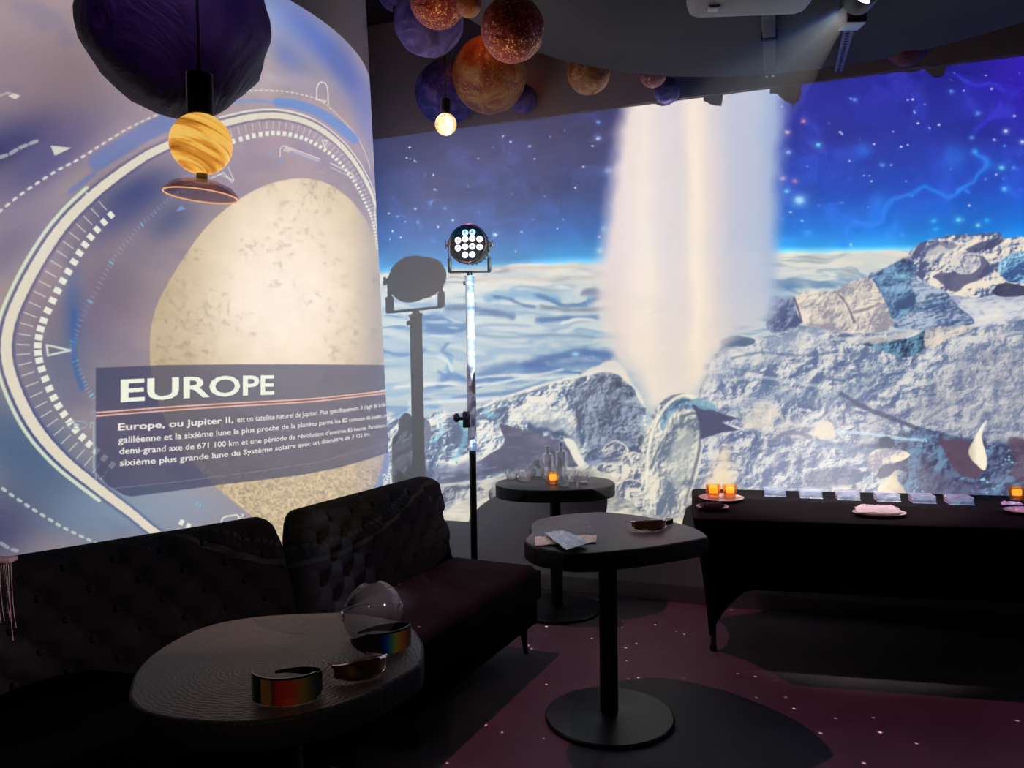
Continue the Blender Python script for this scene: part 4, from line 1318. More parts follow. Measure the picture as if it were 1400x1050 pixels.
# round dropped ceiling panel over the right half, measured from three points on its rim
a_, b_, c_ = [at_z(*p, 2.9) for p in ((747, 77), (950, 106), (1268, 68))]
_A = np.array([[2 * (b_.x - a_.x), 2 * (b_.y - a_.y)], [2 * (c_.x - a_.x), 2 * (c_.y - a_.y)]])
_B = np.array([b_.x ** 2 - a_.x ** 2 + b_.y ** 2 - a_.y ** 2, c_.x ** 2 - a_.x ** 2 + c_.y ** 2 - a_.y ** 2])
CAN = np.linalg.solve(_A, _B)
CAN_R = math.hypot(a_.x - CAN[0], a_.y - CAN[1])
print('canopy', CAN, CAN_R)
struct('ceiling_panel', MB().lathe([(CAN_R - .01, 2.9), (CAN_R, 2.91), (CAN_R, 2.97), (.02, 2.97)], 96, Matrix.Translation((CAN[0], CAN[1], 0))), M_canopy)


# ---------------------------------------------------------------- sofas
def make_sofa(right_back, u, L, D, label):
    """local x runs from the right end to the left end, y to the front"""
    t = thing('sofa', (right_back.x, right_back.y, 0), label, 'sofa', rot=(0, 0, math.atan2(-u.y, -u.x)))
    H, SH, inset = .87, .44, .15
    nx, nz = 92, 46
    btn = []
    for r in range(5):
        z = SH + .055 + r * .083
        for c in range(9):
            x = .075 + c * .150 + (.075 if r % 2 else 0)
            if x < L - .05:
                btn.append((x, z))
    def side(z):               # the back narrows towards its top
        k = max(0, (z - SH) / (H - SH))
        return inset * k ** 1.3 * .55
    def depth(x, z):
        d = min(math.hypot(x - bx, z - bz) for bx, bz in btn)
        h = .034 * (1 - math.exp(-(d / .036) ** 2))
        # creases on the diamonds between the buttons
        p, q = (x - .075) / .150, (z - SH - .055) / .166
        e = min(abs(((p + q) % 1) - 0), abs(((p + q) % 1) - 1), abs(((p - q) % 1) - 0), abs(((p - q) % 1) - 1))
        return h - .012 * math.exp(-(e / .07) ** 2)
    V, F = [], []
    for j in range(nz + 1):
        z = SH - .06 + (H - SH + .06) * j / nz
        for i in range(nx + 1):
            f = i / nx
            x0, x1 = side(z), L - side(z) * .35
            x = x0 + (x1 - x0) * f
            edge = min(f, 1 - f) * (x1 - x0)
            tp = H - z
            rd = .05
            roll = 0
            if edge < rd:
                roll += rd - math.sqrt(max(0, rd * rd - (rd - edge) ** 2))
            if tp < rd:
                roll += rd - math.sqrt(max(0, rd * rd - (rd - tp) ** 2))
            zz = z
            # rounded upper corners
            cx = .055
            if edge < cx:
                zz -= (cx - math.sqrt(max(0, cx * cx - (cx - edge) ** 2))) * max(0, (z - H + .10) / .10) ** 1
            V.append((x, .02 + depth(x, z) * min(1, edge / .05, (tp + .004) / .04) - roll - .05 * (z - SH), zz))
    n1 = nx + 1
    for j in range(nz):
        for i in range(nx):
            a = j * n1 + i
            F.append((a, a + 1, a + n1 + 1, a + n1))
    o = len(V)
    for j in range(nz + 1):       # flat rear
        for i in range(nx + 1):
            x, y, z = V[j * n1 + i]
            V.append((x, -.075 - .05 * (z - SH), z))
    for j in range(nz):
        for i in range(nx):
            a = o + j * n1 + i
            F.append((a, a + n1, a + n1 + 1, a + 1))
    for j in range(nz):
        for i in (0, nx):
            a = j * n1 + i
            F.append((a, a + n1, a + n1 + o, a + o))
    for i in range(nx):
        for j in (0, nz):
            a = j * n1 + i
            F.append((a, a + 1, a + 1 + o, a + o))
    back = MB().add(V, F).build('backrest', M_velvet, t, angle=70)
    b0 = None
    for x, z in btn:
        if side(z) + .05 < x < L - .06:
            if b0 is None:
                b0 = MB().sphere((0, 0, 0), .012, 10, 6, (1, .6, 1)).build('button', M_velvet2, back)
                b = b0
            else:
                b = b0.copy()
                COL.objects.link(b)
            b.location = (x, .026 - .05 * (z - SH), z)
    # seat: a padded slab with a soft crown
    bm = bmesh.new()
    bmesh.ops.create_grid(bm, x_segments=30, y_segments=18, size=.5)
    top = []
    for v in bm.verts:
        fx, fy = v.co.x, v.co.y
        ex, ey = .5 - abs(fx), .5 - abs(fy)
        x, y = (fx + .5) * L, .015 + (fy + .5) * (D - .015)
        k = min(1, ex * L / .05) * min(1, ey * D / .05)
        v.co = Vector((x, y, SH - .03 * (1 - math.sqrt(max(0, 1 - (1 - min(1, min(ex * L, ey * D) / .05)) ** 2))) + .012 * math.sin(PI * (fx + .5)) * math.sin(PI * (fy + .5)) + (mnoise.noise(Vector((x * 5, y * 5, L))) * .006) * k))
    ret = bmesh.ops.extrude_face_region(bm, geom=bm.faces[:])
    for g in ret['geom']:
        if isinstance(g, bmesh.types.BMVert):
            g.co.z = .27
    mb = MB()
    mb.bm(bm)
    mb.build('seat', M_seat, t, angle=60)
    MB().box((.01, -.07, .145), (L - .01, D - .012, .275), bev=.012).build('seat_base', M_velvet2, t)
    for x in (.07, L - .07):
        for y in (-.02, D - .07):
            MB().cyl((x, y, .15), (x + (.0), y + (.015 if y > .1 else -.01), 0), .022, .011, 14).build('leg', M_plastic, t)
    return t


_u2 = Vector((.43, .90, 0)).normalized()
_u1 = Vector((.717, .697, 0)).normalized()
J = Vector((-.845, 3.03, 0))
make_sofa(J + _u2 * 1.15, _u2, 1.15, .53, 'black tufted velvet sofa next to the floor spotlight, its open end towards the back wall')
make_sofa(J - _u1 * .012, _u1, 1.30, .53, 'black sofa at far left below the EUROPE caption, behind the large foreground table')


# ---------------------------------------------------------------- pedestal tables
def table(px_outline, zt, th, base_px, r_base, r_col, label, top_mats, curve=True, group=None, outline=None):
    c = at_z(base_px[0], base_px[1], 0) if len(base_px) == 2 else Vector(base_px)
    t = thing('pedestal_table', (c.x, c.y, 0), label, 'table')
    if outline is None:
        P = [at_z(x, y, zt) for x, y in px_outline]
        P = spline([(p.x - c.x, p.y - c.y) for p in P], 5, True)
    else:
        P = np.array(outline)
    P = [(p[0] + .0012 * mnoise.noise(Vector((p[0] * 30, p[1] * 30, 0))), p[1] + .0012 * mnoise.noise(Vector((p[0] * 31, p[1] * 29, 5)))) for p in P]
    MB().prism(P, zt - th, zt, .008).build('tabletop', top_mats, t, angle=50)
    MB().cyl((0, 0, .02), (0, 0, zt - th + .002), r_col, n=36).cyl((0, 0, zt - th - .012), (0, 0, zt - th), .12, n=36).build('column', M_black, t)
    MB().lathe([(r_base * .97, 0), (r_base, .004), (r_base, .014), (r_base * .98, .019), (r_base * .5, .024), (r_col * 1.5, .027), (r_col * 1.05, .03)], 72).build('base', M_blackmet, t)
    return t


ol_mid = [(717, 737), (725.5, 727.6), (724.5, 719), (735, 710), (768, 703.5), (800, 701), (826, 700), (874, 704.5), (924, 714), (951, 722), (966.5, 731.5), (961, 736), (903, 746), (845, 753), (787, 756.6), (739, 750), (721.5, 743)]
table(ol_mid, .74, .074, (833, 982), .262, .037, 'black pedestal table in the middle, with notched organic top holding foil packets and chrome glasses', [M_top, M_edge])
_cb = Vector((.245, 4.47, 0))
ol = []
for k in range(60):
    a = 2 * PI * k / 60
    e = .85
    ol.append((.352 * abs(math.cos(a)) ** e * (1 if math.cos(a) > 0 else -1), .06 + .27 * abs(math.sin(a)) ** e * (1 if math.sin(a) > 0 else -1)))
table(None, .74, .072, tuple(_cb), .255, .036, 'black oval pedestal table by the back wall, with bottles and tumblers on it', [M_top, M_edge], outline=ol)
ol_left = [(176, 944.5), (188, 914), (219, 886), (277, 857), (346, 843), (431, 837.6), (483, 838), (551, 850), (575, 872), (579.5, 890), (574, 908.6), (544.5, 927), (500, 951), (438, 972), (380, 983), (311, 988), (243, 983), (200, 974), (181, 961)]
table(ol_left, .74, .066, (-.56, 1.84, 0), .26, .036, 'large dark wood-grained pedestal table in the left foreground, with party visors on it', [M_grain, M_edge])


# ---------------------------------------------------------------- floor spotlight on its stand
SP = Vector((-.224, 4.24, 0))
t = thing('floor_spotlight', SP, 'black multi-lens spotlight on a tall pale pole stand behind the sofa end', 'spotlight')
MB().lathe([(.135, 0), (.14, .006), (.14, .012), (.05, .02), (.022, .05)], 40).build('base', M_black, t)
MB().cyl((0, 0, .012), (0, 0, 1.01), .019, n=24).build('lower_tube', M_black, t)
MB().cyl((0, 0, .985), (0, 0, 1.925), .024, n=28).cyl((0, 0, .975), (0, 0, 1.0), .029, n=28).cyl((0, 0, 1.925), (0, 0, 1.935), .027, n=28).build('upper_tube', M_alu, t)
k = MB().box((-.05, -.026, 1.10), (-.012, .026, 1.19), bev=.006).cyl((-.05, 0, 1.15), (-.075, 0, 1.15), .010, n=12).build('clamp', M_plastic, t)
MB().sphere((-.085, 0, 1.155), .026, 16, 10, (.7, 1, 1)).build('knob', M_plastic, k)
MB().box((-.035, -.012, 1.885), (-.02, .012, 1.905), bev=.002).build('locking_pin', M_plastic, t)
yk = MB().box((-.113, -.02, 1.952), (.113, .02, 1.960), bev=.002).cyl((0, 0, 1.93), (0, 0, 1.956), .014, n=16)
for s_ in (-1, 1):
    yk.box((s_ * .109 - .010, -.018, 1.955), (s_ * .109 + .010, .018, 2.03), bev=.004)
    yk.box((s_ * .109 - .004, -.012, 2.02), (s_ * .109 + .004, .012, 2.125), bev=.002)
yk.build('yoke', M_blackmet, t)
hm = thing('lamp_head', (0, 0, 2.095), None, None)
bpy.data.objects.remove(hm, do_unlink=True)
HM = Matrix.Translation((0, 0, 2.105)) @ Matrix.Rotation(R(-14), 4, 'Z') @ Matrix.Rotation(R(86), 4, 'X')    # local z = where the face points
HM = HM @ Matrix.Scale(1.07, 4)
hd = MB().lathe([(.055, -.085), (.088, -.075), (.094, -.04), (.098, 0), (.103, .01), (.103, .026), (.098, .030), (.092, .024)], 56, HM, cap=False)
hd.lathe([(.0001, -.085), (.055, -.085)], 56, HM, cap=False)
for i in range(24):
    a = 2 * PI * i / 24
    hd.box((.080, -.002, -.07), (.0955, .002, -.002), HM @ Matrix.Rotation(a, 4, 'Z'))
hd = hd.build('housing', M_blackmet, t, angle=35)
MB().lathe([(.0001, .016), (.094, .016)], 56, HM, cap=False).build('face_plate', mat('matt_black_face', (.012, .012, .013), .9, spec=.05, bump=.05, bscale=90), hd)
M_lens = mat('clear_led_lens', (.85, .88, .95), .12, spec=1.0, emis=(.75, .85, 1.0), estr=.55)
M_led = mat('led_core', (.25, .27, .32), .3, emis=(.3, .35, .45), estr=.25)
rows = [(2, .058), (4, .021), (4, -.019), (2, -.056)]
for n_, y in rows:
    for i in range(n_):
        x = (i - (n_ - 1) / 2) * .0385 + .004
        M = HM @ Matrix.Translation((x, y + (.005 if n_ == 4 and i in (1, 2) else 0), .018))
        l_ = MB().lathe([(.0165, 0), (.0165, .004), (.014, .007), (.0075, .0085)], 20, M, cap=False).build('lens', M_lens, hd)
        MB().lathe([(.008, .0085), (.0001, .006)], 14, M, cap=False).build('led', M_led, l_)
for s_ in (-1, 1):
    MB().cyl((s_ * .098, 0, 2.105), (s_ * .128, 0, 2.105), .011, n=14).box((s_ * .128 - .004, -.006, 2.085), (s_ * .128 + .004, .006, 2.125), bev=.002).build('tilt_knob', M_plastic, t)

# ---------------------------------------------------------------- hanging planets
PL = {
    'violet': planet_mat('violet_planet_paint', (.07, .04, .16), (.15, .09, .36), (.26, .19, .52), 9),
    'deep': planet_mat('deep_purple_planet_paint', (.03, .016, .09), (.06, .025, .12), (.09, .055, .20), 6),
    'blue': planet_mat('blue_planet_paint', (.03, .03, .22), (.08, .06, .32), (.22, .16, .45), 11),
    'redglit': planet_mat('red_glitter_planet_paint', (.34, .012, .008), (.52, .03, .012), (.58, .10, .03), 14, .16),
    'gold': planet_mat('amber_planet_paint', (.30, .05, .015), (.48, .18, .04), (.60, .36, .12), 9, .05),
    'orange': planet_mat('rust_planet_paint', (.30, .035, .010), (.42, .10, .02), (.50, .22, .06), 8, .04),
    'red': planet_mat('brick_red_planet_paint', (.20, .02, .02), (.30, .05, .05), (.45, .25, .22), 12, .03),
    'maroon': planet_mat('maroon_planet_paint', (.09, .006, .012), (.12, .01, .018), (.14, .018, .025), 8),
}


def planet(px, py, rp, y, m, label, seg=26, lump=.02, top=CEIL):
    c = at_y(px, py, y)
    r = rp * y / FPX * 1.0
    t = thing('hanging_planet', c, label, 'planet', 'papier-mache planets hanging from the ceiling')
    bm = bmesh.new()
    bmesh.ops.create_icosphere(bm, subdivisions=3 if seg < 20 else 4, radius=r)
    for v in bm.verts:
        d = v.co.normalized()
        f = mnoise.noise(d * 2.2 + Vector((px, py, 0))) * lump + mnoise.noise(d * 6 + Vector((py, px, 0))) * lump * .4
        v.co = d * r * (1 + f)
    mb = MB()
    mb.bm(bm)
    mb.build('globe', PL[m], t, smooth_=seg >= 20, angle=30)
    MB().cyl((0, 0, r * .97), (0, 0, top - c.z), .0022, n=6).build('cord', M_plastic, t)
    return t


planet(241, 31, 120, 1.7, 'deep', 'very large dark purple faceted planet hanging behind the amber globe pendant', 26, .06)
planet(586, 28, 47, 3.6, 'violet', 'violet-blue faceted planet hanging just below the red and gold glitter planet', 14, .04)
planet(599, -1, 38, 3.15, 'redglit', 'red and gold glitter planet at the top edge, in front of a violet one')
planet(701, 40, 43, 2.9, 'redglit', 'dark red glitter planet hanging above the large amber planet', top=2.9)
planet(669, 103, 50, 4.6, 'gold', 'large amber and rust planet lit orange from above, below the red glitter planets', 26, .03)
planet(610, 127, 42, 4.88, 'blue', 'blue-violet planet hanging behind the small lit globe pendant', 14, .03)
planet(715, 135, 19, 4.84, 'violet', 'small dim violet planet peeking out right of the large amber planet', 14, .03)
planet(805, 99, 29, 4.3, 'gold', 'golden rust planet half hidden by the rim of the round ceiling panel')
planet(893, 101, 18, 4.35, 'red', 'small brick-red planet mostly hidden by the ceiling panel, touching a blue one')
planet(912, 124, 17.5, 4.5, 'blue', 'small blue and white planet hanging lowest below the ceiling panel rim')
planet(1241, 62, 27, 3.75, 'maroon', 'dark maroon planet at right, half hidden above the starry picture')
planet(541, -10, 24, 4.15, 'blue', 'blue planet at the top edge beside the round wall')
planet(641, 6, 17, 3.0, 'orange', 'small orange planet glowing between the two red glitter planets')


# ---------------------------------------------------------------- globe pendants
def ramp_s(*q):
    return [(p, tuple(x ** 2.2 for x in c)) for p, c in q]


M_jup = band_mat('banded_amber_glass', ramp_s((.30, (.62, .36, .10)), (.42, (.86, .56, .22)), (.50, (.98, .74, .32)), (.60, (.99, .80, .42)), (.72, (.80, .48, .18))), .86, (4, 4, 52), (R(14), R(-20), 0), 1.6)
M_sun = band_mat('yellow_glass', ramp_s((.36, (.93, .66, .28)), (.5, (1.0, .84, .50)), (.62, (1.0, .88, .56))), .88, (1, 1, 2), (0, 0, 0), 40)
M_ring = clear_mat('smoky_clear_acrylic', (.86, .78, .84), .06, .10, .22, (.95, .80, .80), .16)
M_rim = mat('ring_edge_reflection', (.95, .62, .38), .3, emis=(1.0, .50, .22), estr=.75)  # warm reflection along the ring's rim, put in as emission


def pendant(px, py, rp, y, holder, m, label, ring=False, glow=1.0):
    c = at_y(px, py, y)
    r = rp * y / FPX
    t = thing('globe_pendant', c, label, 'pendant lamp')
    MB().sphere((0, 0, 0), r, 40, 26).build('globe', m, t)
    hw, z0, z1 = holder[0] * y / FPX, r * .93, holder[1] * y / FPX
    MB().lathe([(hw * .96, z0), (hw, z0 + .001), (hw, z1 - .002), (hw * .96, z1), (hw * .9, z1)], 32).build('lamp_holder', M_plastic, t)
    MB().lathe([(hw * .995, z1), (hw * .995, z1 + .0008)], 32).build('holder_rim', mat('copper_line', (.8, .35, .2), .35, metal=1.0), t)
    MB().cyl((0, 0, z1), (0, 0, z1 + hw * .9), hw * .32, hw * .12, 12).build('cord_grip', M_plastic, t)
    MB().cyl((0, 0, z1 + hw * .8), (0, 0, CEIL - c.z), .0024 if y < 2 else .003, n=8).build('cord', M_plastic, t)
    if ring:
        rr = 49 * y / FPX
        M = Matrix.Translation((-2 * y / FPX, 0, -66 * y / FPX)) @ Matrix.Rotation(R(-1), 4, 'X') @ Matrix.Rotation(R(5), 4, 'Y')
        dm = MB().lathe([(.012, .020), (rr * .5, .0185), (rr * .8, .012), (rr * .97, .002), (rr, -.002), (rr * .97, -.004), (rr * .78, .007), (rr * .5, .0145), (.012, .016)], 56, M, cap=False).build('ring_disc', M_ring, t)
        MB().tube([M @ Vector((rr * .965 * math.cos(a), rr * .965 * math.sin(a), -.004)) for a in [2 * PI * k / 64 for k in range(64)]], .0013, 6, True).build('edge_reflection', M_rim, dm)
        MB().cyl(M @ Vector((0, 0, .02)), (0, 0, -r * .98), .009, n=14).build('spacer', mat('grey_spacer', (.35, .35, .38), .4), t)
    return t


pendant(275, 197, 40.5, 1.30, (17.2, 93), M_jup, 'amber banded globe pendant with clear ring disc, in front of the round wall', True, .12)
pendant(609.5, 170, 14.6, 3.9, (6.8, 34), M_sun, 'small bright yellow globe pendant hanging over the starry back wall', False, .25)

# ---------------------------------------------------------------- ceiling gear
pc = PROJ_BACK
t = thing('projector', (pc.x, pc.y, pc.z), 'white ceiling projector with rounded corners and lit lens at the top edge', 'projector')
PM = Matrix.Translation((-.175, .10, .125)) @ Matrix.Rotation(R(-3), 4, 'Z')
M_white = mat('white_projector_shell', (.62, .62, .64), .5, var=.05)
MB().box((-.175, -.16, -.055), (.145, .15, .085), PM, bev=.035).build('body', M_white, t)
MB().box((-.03, .05, -.060), (.0, .085, -.05), PM @ Matrix.Translation((-.10, 0, 0)), bev=.004).build('latch', M_steel, t)
MB().lathe([(.034, -.07), (.038, -.02), (.036, -.015), (.028, -.012)], 28, Matrix.Rotation(R(-90), 4, 'X'), cap=False).build('lens_barrel', M_plastic, t)
MB().lathe([(.0001, -.03), (.028, -.022)], 24, Matrix.Rotation(R(-90), 4, 'X'), cap=False).build('lens', mat('lit_lens', (.8, .85, 1), .2, emis=(.8, .88, 1.0), estr=2.5), t)
MB().cyl((-.2, .1, .16), (-.2, .1, CEIL - pc.z), .018, n=16).build('mount_pole', M_black, t)

# bracket and perforated hanger strap under the round panel
p0, p1 = at_z(1164, 26, 2.66), at_z(1146, 98, 2.885)
t = thing('hanger_strap', p0, 'perforated dark metal hanger strap sloping from a steel bracket up to the ceiling panel', 'strap')
dv = p1 - p0
xa = Vector((1, 0, 0))
xa = (xa - dv.normalized() * xa.dot(dv.normalized())).normalized()
za = xa.cross(dv.normalized())
SM = Matrix(((xa.x, dv.normalized().x, za.x, 0), (xa.y, dv.normalized().y, za.y, 0), (xa.z, dv.normalized().z, za.z, 0), (0, 0, 0, 1)))
st = MB()
n_ = 22
Lh = dv.length
for s_ in (-1, 1):
    st.box((s_ * .013 - .006, 0, -.0015), (s_ * .013 + .006, Lh, .0015), SM)
for i in range(n_ + 1):
    y = Lh * i / n_
    st.box((-.0075, max(0, y - .012), -.0015), (.0075, min(Lh, y + .012), .0015), SM)
st.build('perforated_band', mat('dark_zinc', (.16, .15, .20), .5, metal=.5, var=.2), t)
MB().box((-.036, -.045, -.03), (.036, .03, .04), bev=.004).build('bracket', M_steel, t)
MB().box((-.033, -.04, .04), (.033, .02, .2), bev=.003).build('adjuster_block', M_black, t)
MB().cyl((.033, 0, 0), (.045, 0, 0), .010, n=6).build('bolt', M_steel, t)
q0, q1 = at_z(1050, 10, 2.872), at_z(1053, 96, 2.872)
t = thing('cable_duct', q0, 'dark slim cable duct running under the round ceiling panel, ending in pale clips', 'cable duct')
dv = q1 - q0
an = math.atan2(dv.y, dv.x) - PI / 2
DM = Matrix.Rotation(an, 4, 'Z')
L1 = dv.length
MB().box((-.028, -.6, -.004), (.028, L1, .026), DM, bev=.003).build('duct', mat('dark_duct', (.05, .048, .058), .7, var=.1), t)
MB().box((-.034, L1 * .42, -.008), (.034, L1 * .46, .026), DM, bev=.002).build('joint', M_dark, t)
for s_ in (-1, 1):
    MB().box((s_ * .014 - .008, L1 - .01, -.03), (s_ * .014 + .006, L1 + .015, .0), DM, bev=.003).build('clip', mat('pale_clip', (.6, .6, .6), .5), t)
# no clamps built at the wall's upper edge; their shadows are in the beam mask
for px, py, w, h, lb in ((1079, 132, .10, .05, 'dark clamp block at the picture edge above the geyser'), (981, 139, .07, .02, 'flat dark clamp at the picture edge near the geyser top'),):
    pass
# floor projector above the seating, mostly behind the violet planets
fp = PROJ_FLOOR
t = thing('floor_projector', (fp.x, fp.y, fp.z), 'black downward projector half hidden behind the hanging violet planets', 'projector')
MB().box((-.10, -.09, .02), (.10, .09, .16), bev=.012).build('body', M_plastic, t)
MB().lathe([(.03, .0), (.035, .02), (.035, .03)], 24, cap=False).build('lens_barrel', M_blackmet, t)
MB().cyl((0, 0, .16), (0, 0, CEIL - fp.z), .015, n=12).build('mount_pole', M_black, t)


# ---------------------------------------------------------------- visors and glasses
def iri_mat(name, stops, axis=0, lo=-.08, hi=.08, rough=.12, metal=.75):
    m = bpy.data.materials.new(name)
    m.use_nodes = True
    nt = m.node_tree
    b = nt.nodes['Principled BSDF']
    b.inputs['Roughness'].default_value = rough
    b.inputs['Metallic'].default_value = metal
    b.inputs['Coat Weight'].default_value = .5
    tc = nt.nodes.new('ShaderNodeTexCoord')
    sx = nt.nodes.new('ShaderNodeSeparateXYZ')
    nt.links.new(tc.outputs['Object'], sx.inputs[0])
    mr = nt.nodes.new('ShaderNodeMapRange')
    mr.inputs[1].default_value = lo
    mr.inputs[2].default_value = hi
    nt.links.new(sx.outputs[axis], mr.inputs[0])
    r = nt.nodes.new('ShaderNodeValToRGB')
    cr = r.color_ramp
    cr.elements[0].position = stops[0][0]
    cr.elements[0].color = (*stops[0][1], 1)
    cr.elements[1].position = stops[-1][0]
    cr.elements[1].color = (*stops[-1][1], 1)
    for p, c in stops[1:-1]:
        e = cr.elements.new(p)
        e.color = (*c, 1)
    nt.links.new(mr.outputs[0], r.inputs[0])
    nt.links.new(r.outputs[0], b.inputs['Base Color'])
    return m


def arc_band(mb, rx, ry, a0, a1, zfun, th=.0025, n=40, mi=0):
    """upright curved band; zfun(f) -> (low, high) along it"""
    V, F = [], []
    for i in range(n + 1):
        f = i / n
        a = R(a0 + (a1 - a0) * f)
        lo, hi = zfun(f)
        c, s_ = math.cos(a), math.sin(a)
        for k in (1, 1 - th / rx):
            V += [(rx * k * c, ry * k * s_, lo), (rx * k * c, ry * k * s_, hi)]
    for i in range(n):
        a, b = i * 4, i * 4 + 4
        F += [(a, b, b + 1, a + 1), (a + 3, b + 3, b + 2, a + 2), (a + 1, b + 1, b + 3, a + 3), (a + 2, b + 2, b, a)]
    F += [(0, 1, 3, 2), (n * 4, n * 4 + 2, n * 4 + 3, n * 4 + 1)]
    mb.add(V, F, None, mi)
    return mb


def visor(loc, rz, rx, ry, h, lens_m, arm_m, label, lens_span=(-160, -20), arm_l=110, arm_r=100, tip=.010, group=None, cat='visor', name='party_visor'):
    """lens faces local -y; the arms curl back on both sides"""
    t = thing(name, loc, label, cat, group, rz=R(rz))
    a0, a1 = lens_span
    MB_ = arc_band(MB(), rx, ry, a0, a1, lambda f: (.0008 + .004 * abs(f - .5), h - .004 * abs(f - .5)), n=48)
    MB_.build('lens', lens_m, t, angle=50)
    MB0 = arc_band(MB(), rx * 1.004, ry * 1.004, a0, a1, lambda f: (h - .0035, h + .0015), .004, 48)
    MB0.build('rim', arm_m, t, angle=50)
    for s_, ext, st_ in ((1, arm_l, a0), (-1, arm_r, a1)):
        arc_band(MB(), rx, ry, st_, st_ - ext * s_ if s_ > 0 else st_ + ext, lambda f: (h * .5 - (h * .42 * (1 - f) ** 1.3 + tip * .5 * f) + .0 , h * .55 + (h * .43 * (1 - f) ** 1.3 + tip * .5 * f)), .003, 26).build('arm', arm_m, t, angle=50)
    return t


ZT = .74
GRN, RED_, ORG, YEL, BLU, DRK = (.02, .16, .05), (.85, .03, .02), (.75, .28, .07), (.90, .80, .05), (.02, .12, .90), (.006, .008, .008)
M_irA = iri_mat('red_gold_mirror_film', [(.0, DRK), (.26, DRK), (.28, (.55, .32, .10)), (.40, (.50, .22, .08)), (.44, (.10, .05, .03)), (.50, RED_), (.68, (.80, .10, .02)), (.80, (.40, .28, .05)), (.92, (.03, .10, .06)), (1, (.02, .04, .03))], lo=-.085, hi=.085, metal=.35, rough=.2)
M_irC = iri_mat('rainbow_mirror_film', [(.0, DRK), (.40, DRK), (.46, (.005, .03, .45)), (.52, BLU), (.58, (.05, .65, .30)), (.66, YEL), (.76, (.80, .30, .03)), (.85, (.30, .06, .02)), (.95, (.06, .20, .03)), (1, (.03, .08, .03))], lo=-.085, hi=.085, metal=.35, rough=.2)
M_vblack = mat('glossy_black_plastic', (.008, .008, .008), .18, spec=.6)
M_rose = mat('rose_chrome', (.80, .58, .50), .10, metal=1.0)
M_amber = iri_mat('amber_mirror', [(0, (.30, .14, .05)), (.5, (.22, .14, .04)), (1, (.35, .25, .15))], metal=.9)


def on(px, py, z=ZT):
    return at_z(px, py, z)


v = on(393, 950)
visor((v.x, v.y, ZT), -3, .077, .060, .060, M_irA, M_vblack, 'red and gold mirrored wrap visor with black arms, nearest the camera', arm_l=26, arm_r=146, tip=.004)
v = on(521, 884)
visor((v.x, v.y, ZT), 22, .078, .060, .054, M_irC, M_vblack, 'rainbow mirrored wrap visor with black arms, in front of the clear bubble shield', lens_span=(-128, -15), arm_l=58, arm_r=146, tip=.004)


def chrome_glasses(loc, rz, sc_, frame_m, lens_m, label):
    t = thing('chrome_glasses', loc, label, 'glasses', rz=R(rz))
    rx, ry = .07 * sc_, .055 * sc_
    def pt(a, z, k=1.0):
        return Vector((rx * k * math.cos(R(a)), ry * k * math.sin(R(a)), z))
    up = [pt(a, .034 + .012 * math.sin(R(a + 180)) ** 2, 1.02) for a in range(-158, -21, 6)]
    lo = [pt(a, .004 + .010 * (1 - math.sin(R((a + 180))) ** 2), 1.0) for a in range(-158, -21, 6)]
    MB().tube(up, .0042, 8).build('brow_bar', frame_m, t)
    MB().tube(lo, .0026, 8).build('lower_rim', frame_m, t)
    V, F = [], []
    for a, b in zip(up, lo):
        V += [a * .99, b * .99]
    for i in range(len(up) - 1):
        F.append((2 * i, 2 * i + 1, 2 * i + 3, 2 * i + 2))
    MB().add(V, F).build('lens', lens_m, t)
    for s_ in (1, -1):
        pts = [up[0] if s_ > 0 else up[-1]]
        for f in (.25, .5, .75, 1):
            pts.append(Vector((pts[0].x * (1 - .15 * f * f), pts[0].y + .105 * sc_ * f, .036 - .026 * f)))
        MB().tube([Vector(q) for q in spline([tuple(p) for p in pts], 4)], [.0042 - .0018 * (i / 16) for i in range(17)], 8).build('arm', frame_m, t)
        MB().sphere(pts[-1], .0045, 10, 8).build('arm_tip', frame_m, t)
    return t


v = on(489, 920)
chrome_glasses((v.x, v.y, ZT), 30, .98, M_rose, M_amber, 'slim rose chrome glasses lying between the two mirrored visors')

# bubble shield: smoky clear half dome with a hinge disc
M_smoke = clear_mat('smoky_visor_plastic', (.62, .60, .62), .06, .06, .30, (.42, .40, .40), .07)
v = on(509, 866)
t = thing('bubble_visor', (v.x, v.y, ZT), 'large smoky clear bubble shield standing at the far right edge of the wooden table', 'visor', rz=R(30))
V, F = [], []
rd = .083
nu, nv = 40, 22
for j in range(nv + 1):
    ph = R(-46 + 122 * j / nv)
    for i in range(nu + 1):
        th = R(-175 + 170 * i / nu)
        V.append((rd * math.cos(ph) * math.cos(th), rd * .92 * math.cos(ph) * math.sin(th), .060 + rd * math.sin(ph)))
for j in range(nv):
    for i in range(nu):
        a = j * (nu + 1) + i
        F.append((a, a + 1, a + nu + 2, a + nu + 1))
MB().add(V, F).build('shield', M_smoke, t, angle=80)
for s_ in (-1, 1):
    MB().lathe([(.0001, .003), (.012, .002), (.013, 0), (.012, -.002)], 20, Matrix.Translation((s_ * rd * .99, 0, .06)) @ Matrix.Rotation(R(90 * s_), 4, 'Y')).build('hinge_disc', M_chrome, t)
MB().tube([(rd * math.cos(a), rd * .92 * math.sin(a) * (1 if a < 0 else .9), .060) for a in [R(8 * k) for k in range(1, 22)]], .0022, 6).build('head_strap', M_vblack, t)
MB().tube([(rd * .97 * math.cos(ph) * math.cos(R(-175 + 170 * i / 24)), rd * .92 * math.cos(ph) * math.sin(R(-175 + 170 * i / 24)), .060 + rd * math.sin(ph)) for ph in [R(-46)] for i in range(25)], .0013, 6).build('edge', M_vblack, t)

